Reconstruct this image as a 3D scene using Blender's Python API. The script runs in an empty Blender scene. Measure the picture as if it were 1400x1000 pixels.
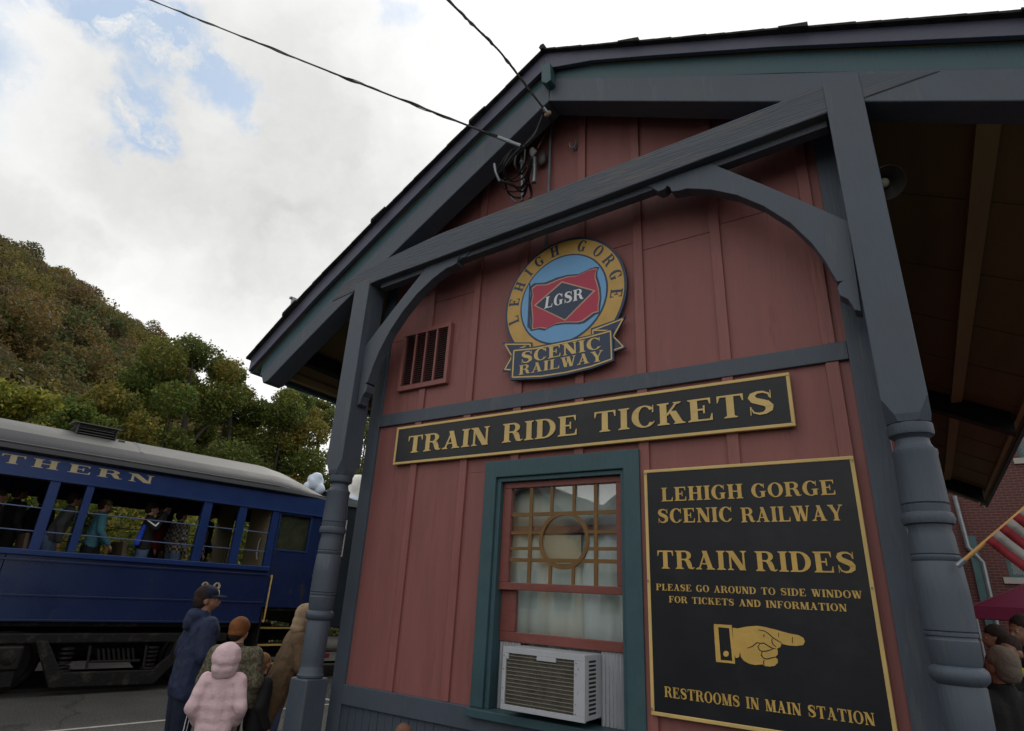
import bpy, bmesh, math, random
import numpy as np
from mathutils import Vector, Matrix, Euler
random.seed(7)
rng = np.random.default_rng(11)
S = bpy.context.scene
COL = S.collection

# ------------------------------------------------------------------ camera
F = 807.918                                   # focal length in photograph pixels (1400 wide)
R = Matrix(((0.83620506, -0.15928101, -0.52477676),
            (0.54608535, 0.32997511, 0.77000469),
            (0.05051615, -0.93045472, 0.36290788)))
CAM = Vector((0.0, -3.75, 1.70))
cd = bpy.data.cameras.new('camera')
cam = bpy.data.objects.new('camera', cd)
COL.objects.link(cam)
cd.sensor_width = 36.0
cd.lens = F * 36.0 / 1400.0
cd.clip_start = 0.05
cd.clip_end = 2000.0
right = R @ Vector((1, 0, 0)); up = -(R @ Vector((0, 1, 0))); back = -(R @ Vector((0, 0, 1)))
m3 = Matrix((right, up, back)).transposed()
cam.matrix_world = Matrix.Translation(CAM) @ m3.to_4x4()
S.camera = cam

# ------------------------------------------------------------------ world
SUN_EL, SUN_AZ = math.radians(48), math.radians(-38)     # azimuth from +Y towards +X
w = bpy.data.worlds.new('World'); S.world = w; w.use_nodes = True
nt = w.node_tree; nt.nodes.clear()
N = nt.nodes.new; L = nt.links.new
wo = N('ShaderNodeOutputWorld'); bg = N('ShaderNodeBackground'); bg.inputs['Strength'].default_value = 0.1
sky = N('ShaderNodeTexSky'); sky.sky_type = 'NISHITA'; sky.sun_disc = False
sky.sun_elevation = SUN_EL; sky.sun_rotation = SUN_AZ
tc = N('ShaderNodeTexCoord')

def ray(u, v):
    d = R @ Vector((u - 700.0, v - 500.0, F))
    return d.normalized()

def wmath(op, a, b=None, c=None, clamp=False):
    n = N('ShaderNodeMath'); n.operation = op; n.use_clamp = clamp
    for i, x in enumerate((a, b, c)):
        if x is None: continue
        if isinstance(x, (int, float)): n.inputs[i].default_value = x
        else: L(x, n.inputs[i])
    return n.outputs[0]

def wnoise(scale, detail, rough, vec, dist=0.0):
    n = N('ShaderNodeTexNoise'); n.inputs['Scale'].default_value = scale
    n.inputs['Detail'].default_value = detail; n.inputs['Roughness'].default_value = rough
    n.inputs['Distortion'].default_value = dist
    L(vec, n.inputs['Vector']); return n
warpn = wnoise(5.0, 6, 0.62, tc.outputs['Generated'])
vs = N('ShaderNodeVectorMath'); vs.operation = 'SUBTRACT'; L(warpn.outputs['Color'], vs.inputs[0]); vs.inputs[1].default_value = (.5, .5, .5)
vm = N('ShaderNodeVectorMath'); vm.operation = 'SCALE'; L(vs.outputs[0], vm.inputs[0]); vm.inputs['Scale'].default_value = 0.26
va = N('ShaderNodeVectorMath'); va.operation = 'ADD'; L(tc.outputs['Generated'], va.inputs[0]); L(vm.outputs[0], va.inputs[1])
WDIR = va.outputs[0]

def blob(u, v, rad, soft):
    d = N('ShaderNodeVectorMath'); d.operation = 'DISTANCE'; L(WDIR, d.inputs[0]); d.inputs[1].default_value = ray(u, v)
    mr = N('ShaderNodeMapRange'); mr.interpolation_type = 'SMOOTHSTEP'
    mr.inputs['From Min'].default_value = rad; mr.inputs['From Max'].default_value = max(rad - soft, 0.0)
    mr.inputs['To Min'].default_value = 0; mr.inputs['To Max'].default_value = 1
    L(d.outputs['Value'], mr.inputs['Value']); return mr.outputs[0]
hole = None
for (u, v, r_, s_) in [(222, 45, .080, .05), (160, 5, .08, .05), (288, 88, .062, .04), (332, 110, .048, .035), (205, 130, .05, .04),
                       (203, 190, .055, .035), (20, 5, .075, .08), (535, 12, .04, .04), (-170, 60, .16, .1)]:
    b = blob(u, v, r_, s_)
    hole = b if hole is None else wmath('MAXIMUM', hole, b)
# the same kind of broken gaps elsewhere over the whole sky
gn = wnoise(2.2, 7, .6, tc.outputs['Generated'])
gap = N('ShaderNodeMapRange'); gap.inputs['From Min'].default_value = .66; gap.inputs['From Max'].default_value = .74; L(gn.outputs['Fac'], gap.inputs['Value'])
fine = wnoise(16.0, 6, .62, WDIR)
hole2 = wmath('MAXIMUM', hole, gap.outputs[0])
tear = wmath('MULTIPLY_ADD', fine.outputs['Fac'], 6.0, -1.95, clamp=True)
holes = wmath('MULTIPLY', hole2, tear, clamp=True)
holes = wmath('MULTIPLY', holes, .85)
# cloud brightness: soft grey undersides
cn = wnoise(1.9, 5, .5, WDIR)
cr = N('ShaderNodeMapRange'); cr.interpolation_type = 'SMOOTHSTEP'
cr.inputs['From Min'].default_value = .38; cr.inputs['From Max'].default_value = .60
cr.inputs['To Min'].default_value = 10.7; cr.inputs['To Max'].default_value = 12.6; L(cn.outputs['Fac'], cr.inputs['Value'])
g = blob(390, 270, .42, .34); g2 = blob(40, 315, .16, .14); g3 = blob(450, 420, .25, .22)
gg = wmath('MAXIMUM', wmath('MAXIMUM', g, wmath('MULTIPLY', g2, .6)), wmath('MULTIPLY', g3, .55))
wisp = wnoise(7.0, 5, .55, WDIR)
gg = wmath('MULTIPLY', gg, wmath('MULTIPLY_ADD', wisp.outputs['Fac'], .9, .5))
val = wmath('SUBTRACT', wmath('ADD', cr.outputs[0], .9), wmath('MULTIPLY', gg, 4.4))
cc = N('ShaderNodeCombineColor')
L(wmath('MULTIPLY', val, 1.0), cc.inputs[0]); L(wmath('MULTIPLY', val, 1.0), cc.inputs[1]); L(wmath('MULTIPLY', val, .985), cc.inputs[2])
# blue between clouds: the Nishita sky veiled with thin bright cloud
veil = N('ShaderNodeMix'); veil.data_type = 'RGBA'; veil.inputs[0].default_value = .52
L(sky.outputs[0], veil.inputs[6]); veil.inputs[7].default_value = (6.6, 9.2, 12.4, 1)
mx = N('ShaderNodeMix'); mx.data_type = 'RGBA'; L(holes, mx.inputs[0]); L(cc.outputs[0], mx.inputs[6]); L(veil.outputs[2], mx.inputs[7])
L(mx.outputs[2], bg.inputs['Color']); L(bg.outputs[0], wo.inputs[0])

# ------------------------------------------------------------------ sun (behind thin cloud) and exposure
sd = bpy.data.lights.new('sun', 'SUN'); sd.energy = 1.1; sd.angle = math.radians(14); sd.color = (1.0, .95, .86)
so = bpy.data.objects.new('sun', sd); COL.objects.link(so)
sdir = Vector((math.sin(SUN_AZ) * math.cos(SUN_EL), math.cos(SUN_AZ) * math.cos(SUN_EL), math.sin(SUN_EL)))
so.rotation_euler = sdir.to_track_quat('Z', 'Y').to_euler(); so.location = sdir * 60
S.view_settings.view_transform = 'Standard'; S.view_settings.look = 'None'
S.view_settings.exposure = -0.2; S.view_settings.gamma = 1.0; S.view_settings.use_curve_mapping = False

# ------------------------------------------------------------------ projections of surveyed points onto real planes
def wp(u, v, y=0.0):
    d = R @ Vector((u - 700.0, v - 500.0, F)); return CAM + d * ((y - CAM.y) / d.y)
def gp(u, v, z=0.0):
    d = R @ Vector((u - 700.0, v - 500.0, F)); return CAM + d * ((z - CAM.z) / d.z)
def xp(u, v, x):
    d = R @ Vector((u - 700.0, v - 500.0, F)); return CAM + d * ((x - CAM.x) / d.x)

# ------------------------------------------------------------------ materials
def mat(name, col, rough=.6, metal=0.0, var=.15, scale=6.0, bump=.15, bscale=40.0, spec=.33, stretch=None, bstretch=None, dirt=None, dscale=1.5, coat=0.0, attr=None, trans=0.0):
    m = bpy.data.materials.new(name); m.use_nodes = True; t = m.node_tree; b = t.nodes['Principled BSDF']
    b.inputs['Roughness'].default_value = rough; b.inputs['Metallic'].default_value = metal
    b.inputs['Specular IOR Level'].default_value = spec
    if coat: b.inputs['Coat Weight'].default_value = coat
    tco = t.nodes.new('ShaderNodeTexCoord'); mp = t.nodes.new('ShaderNodeMapping')
    if stretch: mp.inputs['Scale'].default_value = stretch
    t.links.new(tco.outputs['Object'], mp.inputs['Vector'])
    n = t.nodes.new('ShaderNodeTexNoise'); n.inputs['Scale'].default_value = scale; n.inputs['Detail'].default_value = 6; n.inputs['Roughness'].default_value = .62
    t.links.new(mp.outputs[0], n.inputs['Vector'])
    r = t.nodes.new('ShaderNodeValToRGB')
    r.color_ramp.elements[0].position = .3; r.color_ramp.elements[1].position = .72
    r.color_ramp.elements[0].color = (*[c * (1 - var) for c in col], 1); r.color_ramp.elements[1].color = (*[min(c * (1 + var), 1) for c in col], 1)
    t.links.new(n.outputs['Fac'], r.inputs['Fac']); out = r.outputs['Color']
    if attr:
        a = t.nodes.new('ShaderNodeAttribute'); a.attribute_name = attr
        mm = t.nodes.new('ShaderNodeMix'); mm.data_type = 'RGBA'; mm.blend_type = 'MULTIPLY'; mm.inputs[0].default_value = 1
        t.links.new(out, mm.inputs[6]); t.links.new(a.outputs['Color'], mm.inputs[7]); out = mm.outputs[2]
    if dirt:
        n2 = t.nodes.new('ShaderNodeTexNoise'); n2.inputs['Scale'].default_value = dscale; n2.inputs['Detail'].default_value = 8; n2.inputs['Roughness'].default_value = .7
        t.links.new(mp.outputs[0], n2.inputs['Vector'])
        mr = t.nodes.new('ShaderNodeMapRange'); mr.inputs['From Min'].default_value = .52; mr.inputs['From Max'].default_value = .75; mr.inputs['To Max'].default_value = dirt[3]
        t.links.new(n2.outputs['Fac'], mr.inputs['Value'])
        m2 = t.nodes.new('ShaderNodeMix'); m2.data_type = 'RGBA'; t.links.new(mr.outputs[0], m2.inputs[0]); t.links.new(out, m2.inputs[6]); m2.inputs[7].default_value = (*dirt[:3], 1)
        out = m2.outputs[2]
    t.links.new(out, b.inputs['Base Color'])
    # roughness variation
    rr = t.nodes.new('ShaderNodeMapRange'); rr.inputs['To Min'].default_value = max(rough - .1, .02); rr.inputs['To Max'].default_value = min(rough + .12, 1)
    t.links.new(n.outputs['Fac'], rr.inputs['Value']); t.links.new(rr.outputs[0], b.inputs['Roughness'])
    if bump:
        n3 = t.nodes.new('ShaderNodeTexNoise'); n3.inputs['Scale'].default_value = bscale; n3.inputs['Detail'].default_value = 5
        mp3 = t.nodes.new('ShaderNodeMapping'); t.links.new(tco.outputs['Object'], mp3.inputs['Vector'])
        if bstretch or stretch: mp3.inputs['Scale'].default_value = bstretch or stretch
        t.links.new(mp3.outputs[0], n3.inputs['Vector'])
        bp = t.nodes.new('ShaderNodeBump'); bp.inputs['Strength'].default_value = bump; bp.inputs['Distance'].default_value = .02
        t.links.new(n3.outputs['Fac'], bp.inputs['Height']); t.links.new(bp.outputs[0], b.inputs['Normal'])
    if trans:
        tr = t.nodes.new('ShaderNodeBsdfTranslucent'); ad = t.nodes.new('ShaderNodeMixShader'); ad.inputs[0].default_value = trans
        t.links.new(out, tr.inputs['Color']); t.links.new(b.outputs[0], ad.inputs[1]); t.links.new(tr.outputs[0], ad.inputs[2])
        t.links.new(ad.outputs[0], t.nodes['Material Output'].inputs[0])
    return m

M = {}
M['red'] = mat('red_board_paint', (0.2280, 0.0860, 0.0790), .55, var=.10, scale=3, bump=0.22, bscale=70, stretch=(3, 3, .35), dirt=(.17, .06, .052, .5), dscale=1.2, bstretch=(1, 1, .06))
M['red_b'] = mat('red_batten_paint', (0.2360, 0.0880, 0.0800), .5, var=.12, scale=8, bump=0.25, bscale=70, stretch=(2, 2, .3), dirt=(.16, .06, .05, .6), dscale=3, bstretch=(1, 1, .08))
M['red_s'] = mat('red_sash_paint', (0.1762, 0.0562, 0.0465), .42, var=.10, scale=8, bump=.2, bscale=30)
M['slate'] = mat('slate_blue_paint', (0.0600, 0.0760, 0.1000), .5, var=.12, scale=4, bump=0.2, bscale=70, stretch=(1, 1, .5), dirt=(.07, .075, .082, .7), dscale=2.2, bstretch=(1, 1, .10))
M['slate_w'] = mat('weathered_slate_paint', (0.0620, 0.0730, 0.0920), .58, var=.18, scale=5, bump=0.4, bscale=70, stretch=(.35, 1, 1.6), dirt=(.17, .135, .095, .5), dscale=4.5, bstretch=(.06, 1, 1))
M['purple'] = mat('purple_grey_fascia_paint', (0.0660, 0.0680, 0.1050), .45, var=.10, scale=4, bump=0.25, bscale=70, dirt=(.08, .08, .10, .5), dscale=2, bstretch=(.08, 1, 1))
M['teal'] = mat('teal_trim_paint', (0.0360, 0.0800, 0.0940), .5, var=.12, scale=5, bump=0.25, bscale=70, dirt=(.05, .075, .08, .6), dscale=2.5, bstretch=(1, 1, .10))
M['soffit'] = mat('tan_soffit_board', (0.1550, 0.1350, 0.0560), .75, var=.2, scale=2.5, bump=.2, bscale=9, stretch=(1, .15, 1))
M['soffit_l'] = mat('pale_soffit_beam', (0.2500, 0.2100, 0.1000), .75, var=.2, scale=3, bump=.2, bscale=9, stretch=(1, .15, 1))
M['darkwood'] = mat('dark_stained_timber', (0.0090, 0.0085, 0.0090), .7, var=.2)
M['shingle'] = mat('asphalt_shingle', (0.0360, 0.0336, 0.0336), .95, var=.35, scale=60, bump=.8, bscale=220)
M['black'] = mat('black_sign_enamel', (0.0090, 0.0100, 0.0130), .38, var=.15, scale=3, bump=.06, bscale=12, dirt=(.03, .03, .033, .5), dscale=2)
M['gold'] = mat('gold_sign_paint', (0.5000, 0.3150, 0.0700), .42, metal=.0, var=.14, scale=5, bump=.12, bscale=30, spec=.6)
M['gold_l'] = mat('pale_gold_paint', (0.5600, 0.4000, 0.1500), .42, var=.10, scale=5, bump=.1, bscale=30)
M['gold_ring'] = mat('ochre_gold_paint', (0.4800, 0.2960, 0.0800), .45, var=.14, scale=6, bump=.1, bscale=20)
M['navy'] = mat('navy_sign_paint', (0.0224, 0.0400, 0.0800), .4, var=.08, bump=.05)
M['skyblue'] = mat('sky_blue_sign_paint', (0.1380, 0.3312, 0.5704), .42, var=.05, bump=.05)
M['crimson'] = mat('crimson_sign_paint', (0.3795, 0.0302, 0.0646), .42, var=.06, bump=.05)
M['pinkline'] = mat('tan_pink_line_paint', (0.4500, 0.2625, 0.1950), .45, var=.05, bump=.0)
M['white'] = mat('white_sign_paint', (0.6800, 0.6800, 0.6970), .45, var=.04, bump=.05)
M['acwhite'] = mat('white_plastic_casing', (0.3750, 0.3900, 0.4200), .35, var=.06, scale=5, bump=.08, dirt=(.33, .32, .29, .6), dscale=6)
M['acdark'] = mat('dark_condenser_fins', (.085, .075, .055), .5, metal=.3, var=.4, scale=14, bump=.3, bscale=90)
M['acfin'] = mat('beige_grille_bars', (0.2040, 0.1980, 0.1740), .45, var=.15, bump=.1)
M['accord'] = mat('pale_accordion_plastic', (0.3150, 0.3300, 0.3525), .5, var=.08)
M['blackhole'] = mat('black_recess', (.01, .01, .01), .8, var=.1, bump=0)
M['muntin'] = mat('brown_gilt_muntin', (0.1500, 0.0780, 0.0220), .45, var=.15, bump=.1)
M['curtain'] = mat('pale_sheer_curtain', (0.7400, 0.8200, 0.8200), .85, var=.06, scale=3, bump=.2, bscale=120)
M['vent'] = mat('dark_louver', (.075, .032, .03), .55, var=.15)
M['galv'] = mat('galvanised_steel', (0.2160, 0.2376, 0.2592), .45, metal=.6, var=.2, bump=.1)
M['conduit'] = mat('painted_conduit', (.13, .155, .18), .45, var=.15)
M['rubber'] = mat('black_cable_rubber', (.014, .013, .013), .6, var=.3, bump=.2)
M['asphalt'] = mat('worn_asphalt', (0.0460, 0.0450, 0.0430), .9, var=.22, scale=1.1, bump=.7, bscale=90, dirt=(.095, .09, .082, .7), dscale=.35)
def asphalt_extra(m):
    t = m.node_tree; b = t.nodes['Principled BSDF']; src = b.inputs['Base Color'].links[0].from_socket; tco = t.nodes.new('ShaderNodeTexCoord')
    wn = t.nodes.new('ShaderNodeTexNoise'); wn.inputs['Scale'].default_value = 1.3; wn.inputs['Detail'].default_value = 5; t.links.new(tco.outputs['Object'], wn.inputs['Vector'])
    ad = t.nodes.new('ShaderNodeVectorMath'); ad.operation = 'ADD'; t.links.new(tco.outputs['Object'], ad.inputs[0]); t.links.new(wn.outputs['Color'], ad.inputs[1])
    v = t.nodes.new('ShaderNodeTexVoronoi'); v.feature = 'DISTANCE_TO_EDGE'; v.inputs['Scale'].default_value = .42; t.links.new(ad.outputs[0], v.inputs['Vector'])
    c = t.nodes.new('ShaderNodeMapRange'); c.inputs['From Min'].default_value = .004; c.inputs['From Max'].default_value = .016; c.inputs['To Min'].default_value = .6; c.inputs['To Max'].default_value = 1; t.links.new(v.outputs['Distance'], c.inputs['Value'])
    g = t.nodes.new('ShaderNodeTexNoise'); g.inputs['Scale'].default_value = 55; g.inputs['Detail'].default_value = 2; t.links.new(tco.outputs['Object'], g.inputs['Vector'])
    gr = t.nodes.new('ShaderNodeMapRange'); gr.inputs['From Min'].default_value = .35; gr.inputs['From Max'].default_value = .72; gr.inputs['To Min'].default_value = .5; gr.inputs['To Max'].default_value = 2.3; t.links.new(g.outputs['Fac'], gr.inputs['Value'])
    mu = t.nodes.new('ShaderNodeMath'); mu.operation = 'MULTIPLY'; t.links.new(c.outputs[0], mu.inputs[0]); t.links.new(gr.outputs[0], mu.inputs[1])
    sc_ = t.nodes.new('ShaderNodeVectorMath'); sc_.operation = 'SCALE'; t.links.new(src, sc_.inputs[0]); t.links.new(mu.outputs[0], sc_.inputs['Scale']); t.links.new(sc_.outputs[0], b.inputs['Base Color'])
asphalt_extra(M['asphalt'])
M['paint_line'] = mat('worn_white_road_paint', (.34, .33, .30), .75, var=.25, scale=9)
M['concrete'] = mat('pale_concrete', (.22, .21, .19), .85, var=.15, scale=3)
M['trainblue'] = mat('glossy_royal_blue_train_paint', (0.0045, 0.0165, 0.0660), .28, var=.12, scale=1.2, bump=.12, bscale=2.5, spec=.5, dirt=(.02, .028, .05, .5), dscale=1.4)
M['trainblue_l'] = mat('bright_blue_train_frame_paint', (0.0090, 0.0290, 0.1150), .33, var=.10, scale=3, bump=.1)
M['trainroof'] = mat('grey_train_roof_paint', (0.1037, 0.1037, 0.1002), .55, var=.14, scale=1.5, bump=.15, bscale=6, dirt=(.16, .15, .14, .8), dscale=1.2)
M['trainrooflow'] = mat('train_roof_shade_and_vent_paint', (0.0306, 0.0324, 0.0378), .5, var=.2, scale=2, bump=.2)  # dark tone for painted shade on the roof shoulder; vent parts share it
M['traingold'] = mat('pale_gold_train_lettering', (0.3920, 0.3290, 0.1960), .5, var=.1, bump=0)
M['handrail'] = mat('yellow_handrail_paint', (0.4800, 0.3200, 0.0960), .45, var=.12)
M['undercar'] = mat('grimy_undercarriage', (0.0031, 0.0029, 0.0026), .75, var=.35, scale=7, bump=.5, bscale=25, dirt=(.075, .066, .055, .7), dscale=5)
M['steel'] = mat('worn_wheel_steel', (0.0180, 0.0171, 0.0162), .5, metal=.5, var=.3)
M['interior'] = mat('cream_train_interior', (0.2000, 0.1650, 0.1000), .7, var=.15, scale=2)
M['ceiling'] = mat('tan_train_ceiling', (0.4200, 0.2800, 0.1100), .6, var=.15)
M['seat'] = mat('brown_train_bench', (.06, .04, .025), .6, var=.2)
def flecks(m, col, lo, sc_, stretch):
    t = m.node_tree; b = t.nodes['Principled BSDF']; src = b.inputs['Base Color'].links[0].from_socket; tco = t.nodes.new('ShaderNodeTexCoord'); mp = t.nodes.new('ShaderNodeMapping'); mp.inputs['Scale'].default_value = stretch
    t.links.new(tco.outputs['Object'], mp.inputs['Vector']); n = t.nodes.new('ShaderNodeTexNoise'); n.inputs['Scale'].default_value = sc_; n.inputs['Detail'].default_value = 4; n.inputs['Roughness'].default_value = .7; t.links.new(mp.outputs[0], n.inputs['Vector'])
    r = t.nodes.new('ShaderNodeMapRange'); r.inputs['From Min'].default_value = lo; r.inputs['From Max'].default_value = lo + .035; t.links.new(n.outputs['Fac'], r.inputs['Value'])
    mx_ = t.nodes.new('ShaderNodeMix'); mx_.data_type = 'RGBA'; t.links.new(r.outputs[0], mx_.inputs[0]); t.links.new(src, mx_.inputs[6]); mx_.inputs[7].default_value = (*col, 1); t.links.new(mx_.outputs[2], b.inputs['Base Color'])
flecks(M['red'], (.205, .074, .067), .60, 3, (2.2, 2.2, .3)); flecks(M['slate'], (.075, .085, .098), .60, 4, (2, 2, .25)); flecks(M['trainblue'], (.022, .026, .040), .60, 2.2, (.7, 1, .5)); flecks(M['slate_w'], (.17, .13, .085), .69, 9, (.6, 1, 1.4)); flecks(M['slate'], (.020, .022, .026), .735, 13, (1, 1, .5)); flecks(M['red'], (.10, .03, .028), .735, 11, (1, 1, .4)); flecks(M['teal'], (.02, .03, .034), .73, 12, (1, 1, .6))
flecks(M['purple'], (.02, .02, .028), .74, 12, (1, 1, 1)); flecks(M['acwhite'], (.16, .12, .08), .71, 22, (1, 1, .6)); flecks(M['gold_l'], (.10, .075, .035), .74, 30, (1, 1, 1)); flecks(M['trainroof'], (.07, .065, .06), .68, 5, (.4, 1, 1))
M['brick'] = None
M['teal_l'] = mat('teal_window_paint', (0.0540, 0.1080, 0.1170), .5)
M['lintel'] = mat('white_stone_lintel', (0.3038, 0.2940, 0.2744), .7, var=.08)
M['magenta'] = mat('magenta_canopy_cloth', (0.1365, 0.0018, 0.0341), .6, var=.1, bump=.15, bscale=8)
M['flagred'] = mat('red_flag_cloth', (0.1617, 0.0088, 0.0147), .75, var=.08, bump=.15, bscale=60)
M['flagwhite'] = mat('white_flag_cloth', (0.2232, 0.2088, 0.1980), .75, var=.06, bump=.15, bscale=60)
M['flagblue'] = mat('blue_flag_cloth', (.02, .03, .11), .75, var=.08)
M['pole'] = mat('varnished_wood_pole', (.45, .24, .07), .4, var=.15, bump=.1)
M['bark'] = mat('tree_bark', (0.0500, 0.0420, 0.0340), .9, var=.3, scale=8, bump=.6, bscale=30)
M['leaf'] = mat('leaf_foliage', (1, 1, 1), .6, var=.14, scale=1.5, bump=0, attr='leafcol', spec=.25, trans=.38)
M['hillsoil'] = mat('wooded_hill_floor', (.055, .048, .026), .95, var=.35, scale=.15, bump=.3, bscale=1.5)
M['tarp'] = mat('white_blue_cover', (.50, .58, .68), .4, var=.22, scale=2.4, bump=.5, bscale=6)
M['tarp_w'] = mat('white_cover', (.78, .77, .72), .4, var=.06, scale=5, bump=.4, bscale=9)
M['loco'] = mat('dark_green_black_locomotive_paint', (.013, .021, .026), .35, var=.2, scale=2)
M['darkmetal'] = mat('dark_bronze_metal', (0.0700, 0.0650, 0.0580), .45, metal=.4, var=.2)
def fabric(name, c, var=.14): return mat(name, c, .85, var=var, scale=14, bump=.35, bscale=110, spec=.25)
M['skin'] = mat('skin', (.42, .235, .165), .5, var=.08, scale=9, bump=.1, bscale=90)
M['skin_d'] = mat('tanned_and_shaded_skin', (.22, .11, .072), .5, var=.08, scale=9, bump=.1, bscale=90)  # darker skin, also paints shade onto the crowd by the canopy

def glass_mat(name, tint=(1, 1, 1), f0=.12):
    m = bpy.data.materials.new(name); m.use_nodes = True; t = m.node_tree; t.nodes.clear()
    o = t.nodes.new('ShaderNodeOutputMaterial'); tr = t.nodes.new('ShaderNodeBsdfTransparent'); tr.inputs[0].default_value = (*tint, 1)
    gl = t.nodes.new('ShaderNodeBsdfGlossy'); gl.inputs['Roughness'].default_value = .012
    lw = t.nodes.new('ShaderNodeLayerWeight'); lw.inputs['Blend'].default_value = .5
    pw = t.nodes.new('ShaderNodeMath'); pw.operation = 'POWER'; pw.inputs[1].default_value = 4; t.links.new(lw.outputs['Facing'], pw.inputs[0])
    ml = t.nodes.new('ShaderNodeMath'); ml.operation = 'MULTIPLY_ADD'; ml.inputs[1].default_value = 1 - f0; ml.inputs[2].default_value = f0; t.links.new(pw.outputs[0], ml.inputs[0])
    bp = t.nodes.new('ShaderNodeBump'); bp.inputs['Strength'].default_value = .02; bp.inputs['Distance'].default_value = .02
    n = t.nodes.new('ShaderNodeTexNoise'); n.inputs['Scale'].default_value = 2.5; t.links.new(n.outputs[0], bp.inputs['Height'])
    t.links.new(bp.outputs[0], gl.inputs['Normal'])
    mx_ = t.nodes.new('ShaderNodeMixShader'); t.links.new(ml.outputs[0], mx_.inputs[0]); t.links.new(tr.outputs[0], mx_.inputs[1]); t.links.new(gl.outputs[0], mx_.inputs[2])
    t.links.new(mx_.outputs[0], o.inputs[0]); return m
M['glass'] = glass_mat('window_glass', (.95, .97, .96), .16)
M['trainglass'] = glass_mat('dusty_train_glass', (.75, .78, .72), .05)

def brick_mat():
    m = bpy.data.materials.new('red_brick_wall'); m.use_nodes = True; t = m.node_tree; b = t.nodes['Principled BSDF']
    tco = t.nodes.new('ShaderNodeTexCoord'); sp = t.nodes.new('ShaderNodeSeparateXYZ'); cb = t.nodes.new('ShaderNodeCombineXYZ')
    t.links.new(tco.outputs['Object'], sp.inputs[0])
    ad = t.nodes.new('ShaderNodeMath'); ad.operation = 'ADD'; t.links.new(sp.outputs[0], ad.inputs[0]); t.links.new(sp.outputs[1], ad.inputs[1])
    t.links.new(ad.outputs[0], cb.inputs[0]); t.links.new(sp.outputs[2], cb.inputs[1])
    br = t.nodes.new('ShaderNodeTexBrick'); br.inputs['Scale'].default_value = 1.0
    br.inputs['Brick Width'].default_value = .22; br.inputs['Row Height'].default_value = .075; br.inputs['Mortar Size'].default_value = .009
    br.inputs['Color1'].default_value = (.09, .022, .02, 1); br.inputs['Color2'].default_value = (.09, .022, .02, 1); br.inputs['Mortar'].default_value = (.11, .08, .07, 1)
    t.links.new(cb.outputs[0], br.inputs['Vector']); t.links.new(br.outputs['Color'], b.inputs['Base Color'])
    bp = t.nodes.new('ShaderNodeBump'); bp.invert = True; bp.inputs['Strength'].default_value = .6; bp.inputs['Distance'].default_value = .01
    t.links.new(br.outputs['Fac'], bp.inputs['Height']); t.links.new(bp.outputs[0], b.inputs['Normal']); b.inputs['Roughness'].default_value = .85
    return m
M['brick'] = brick_mat()

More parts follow.
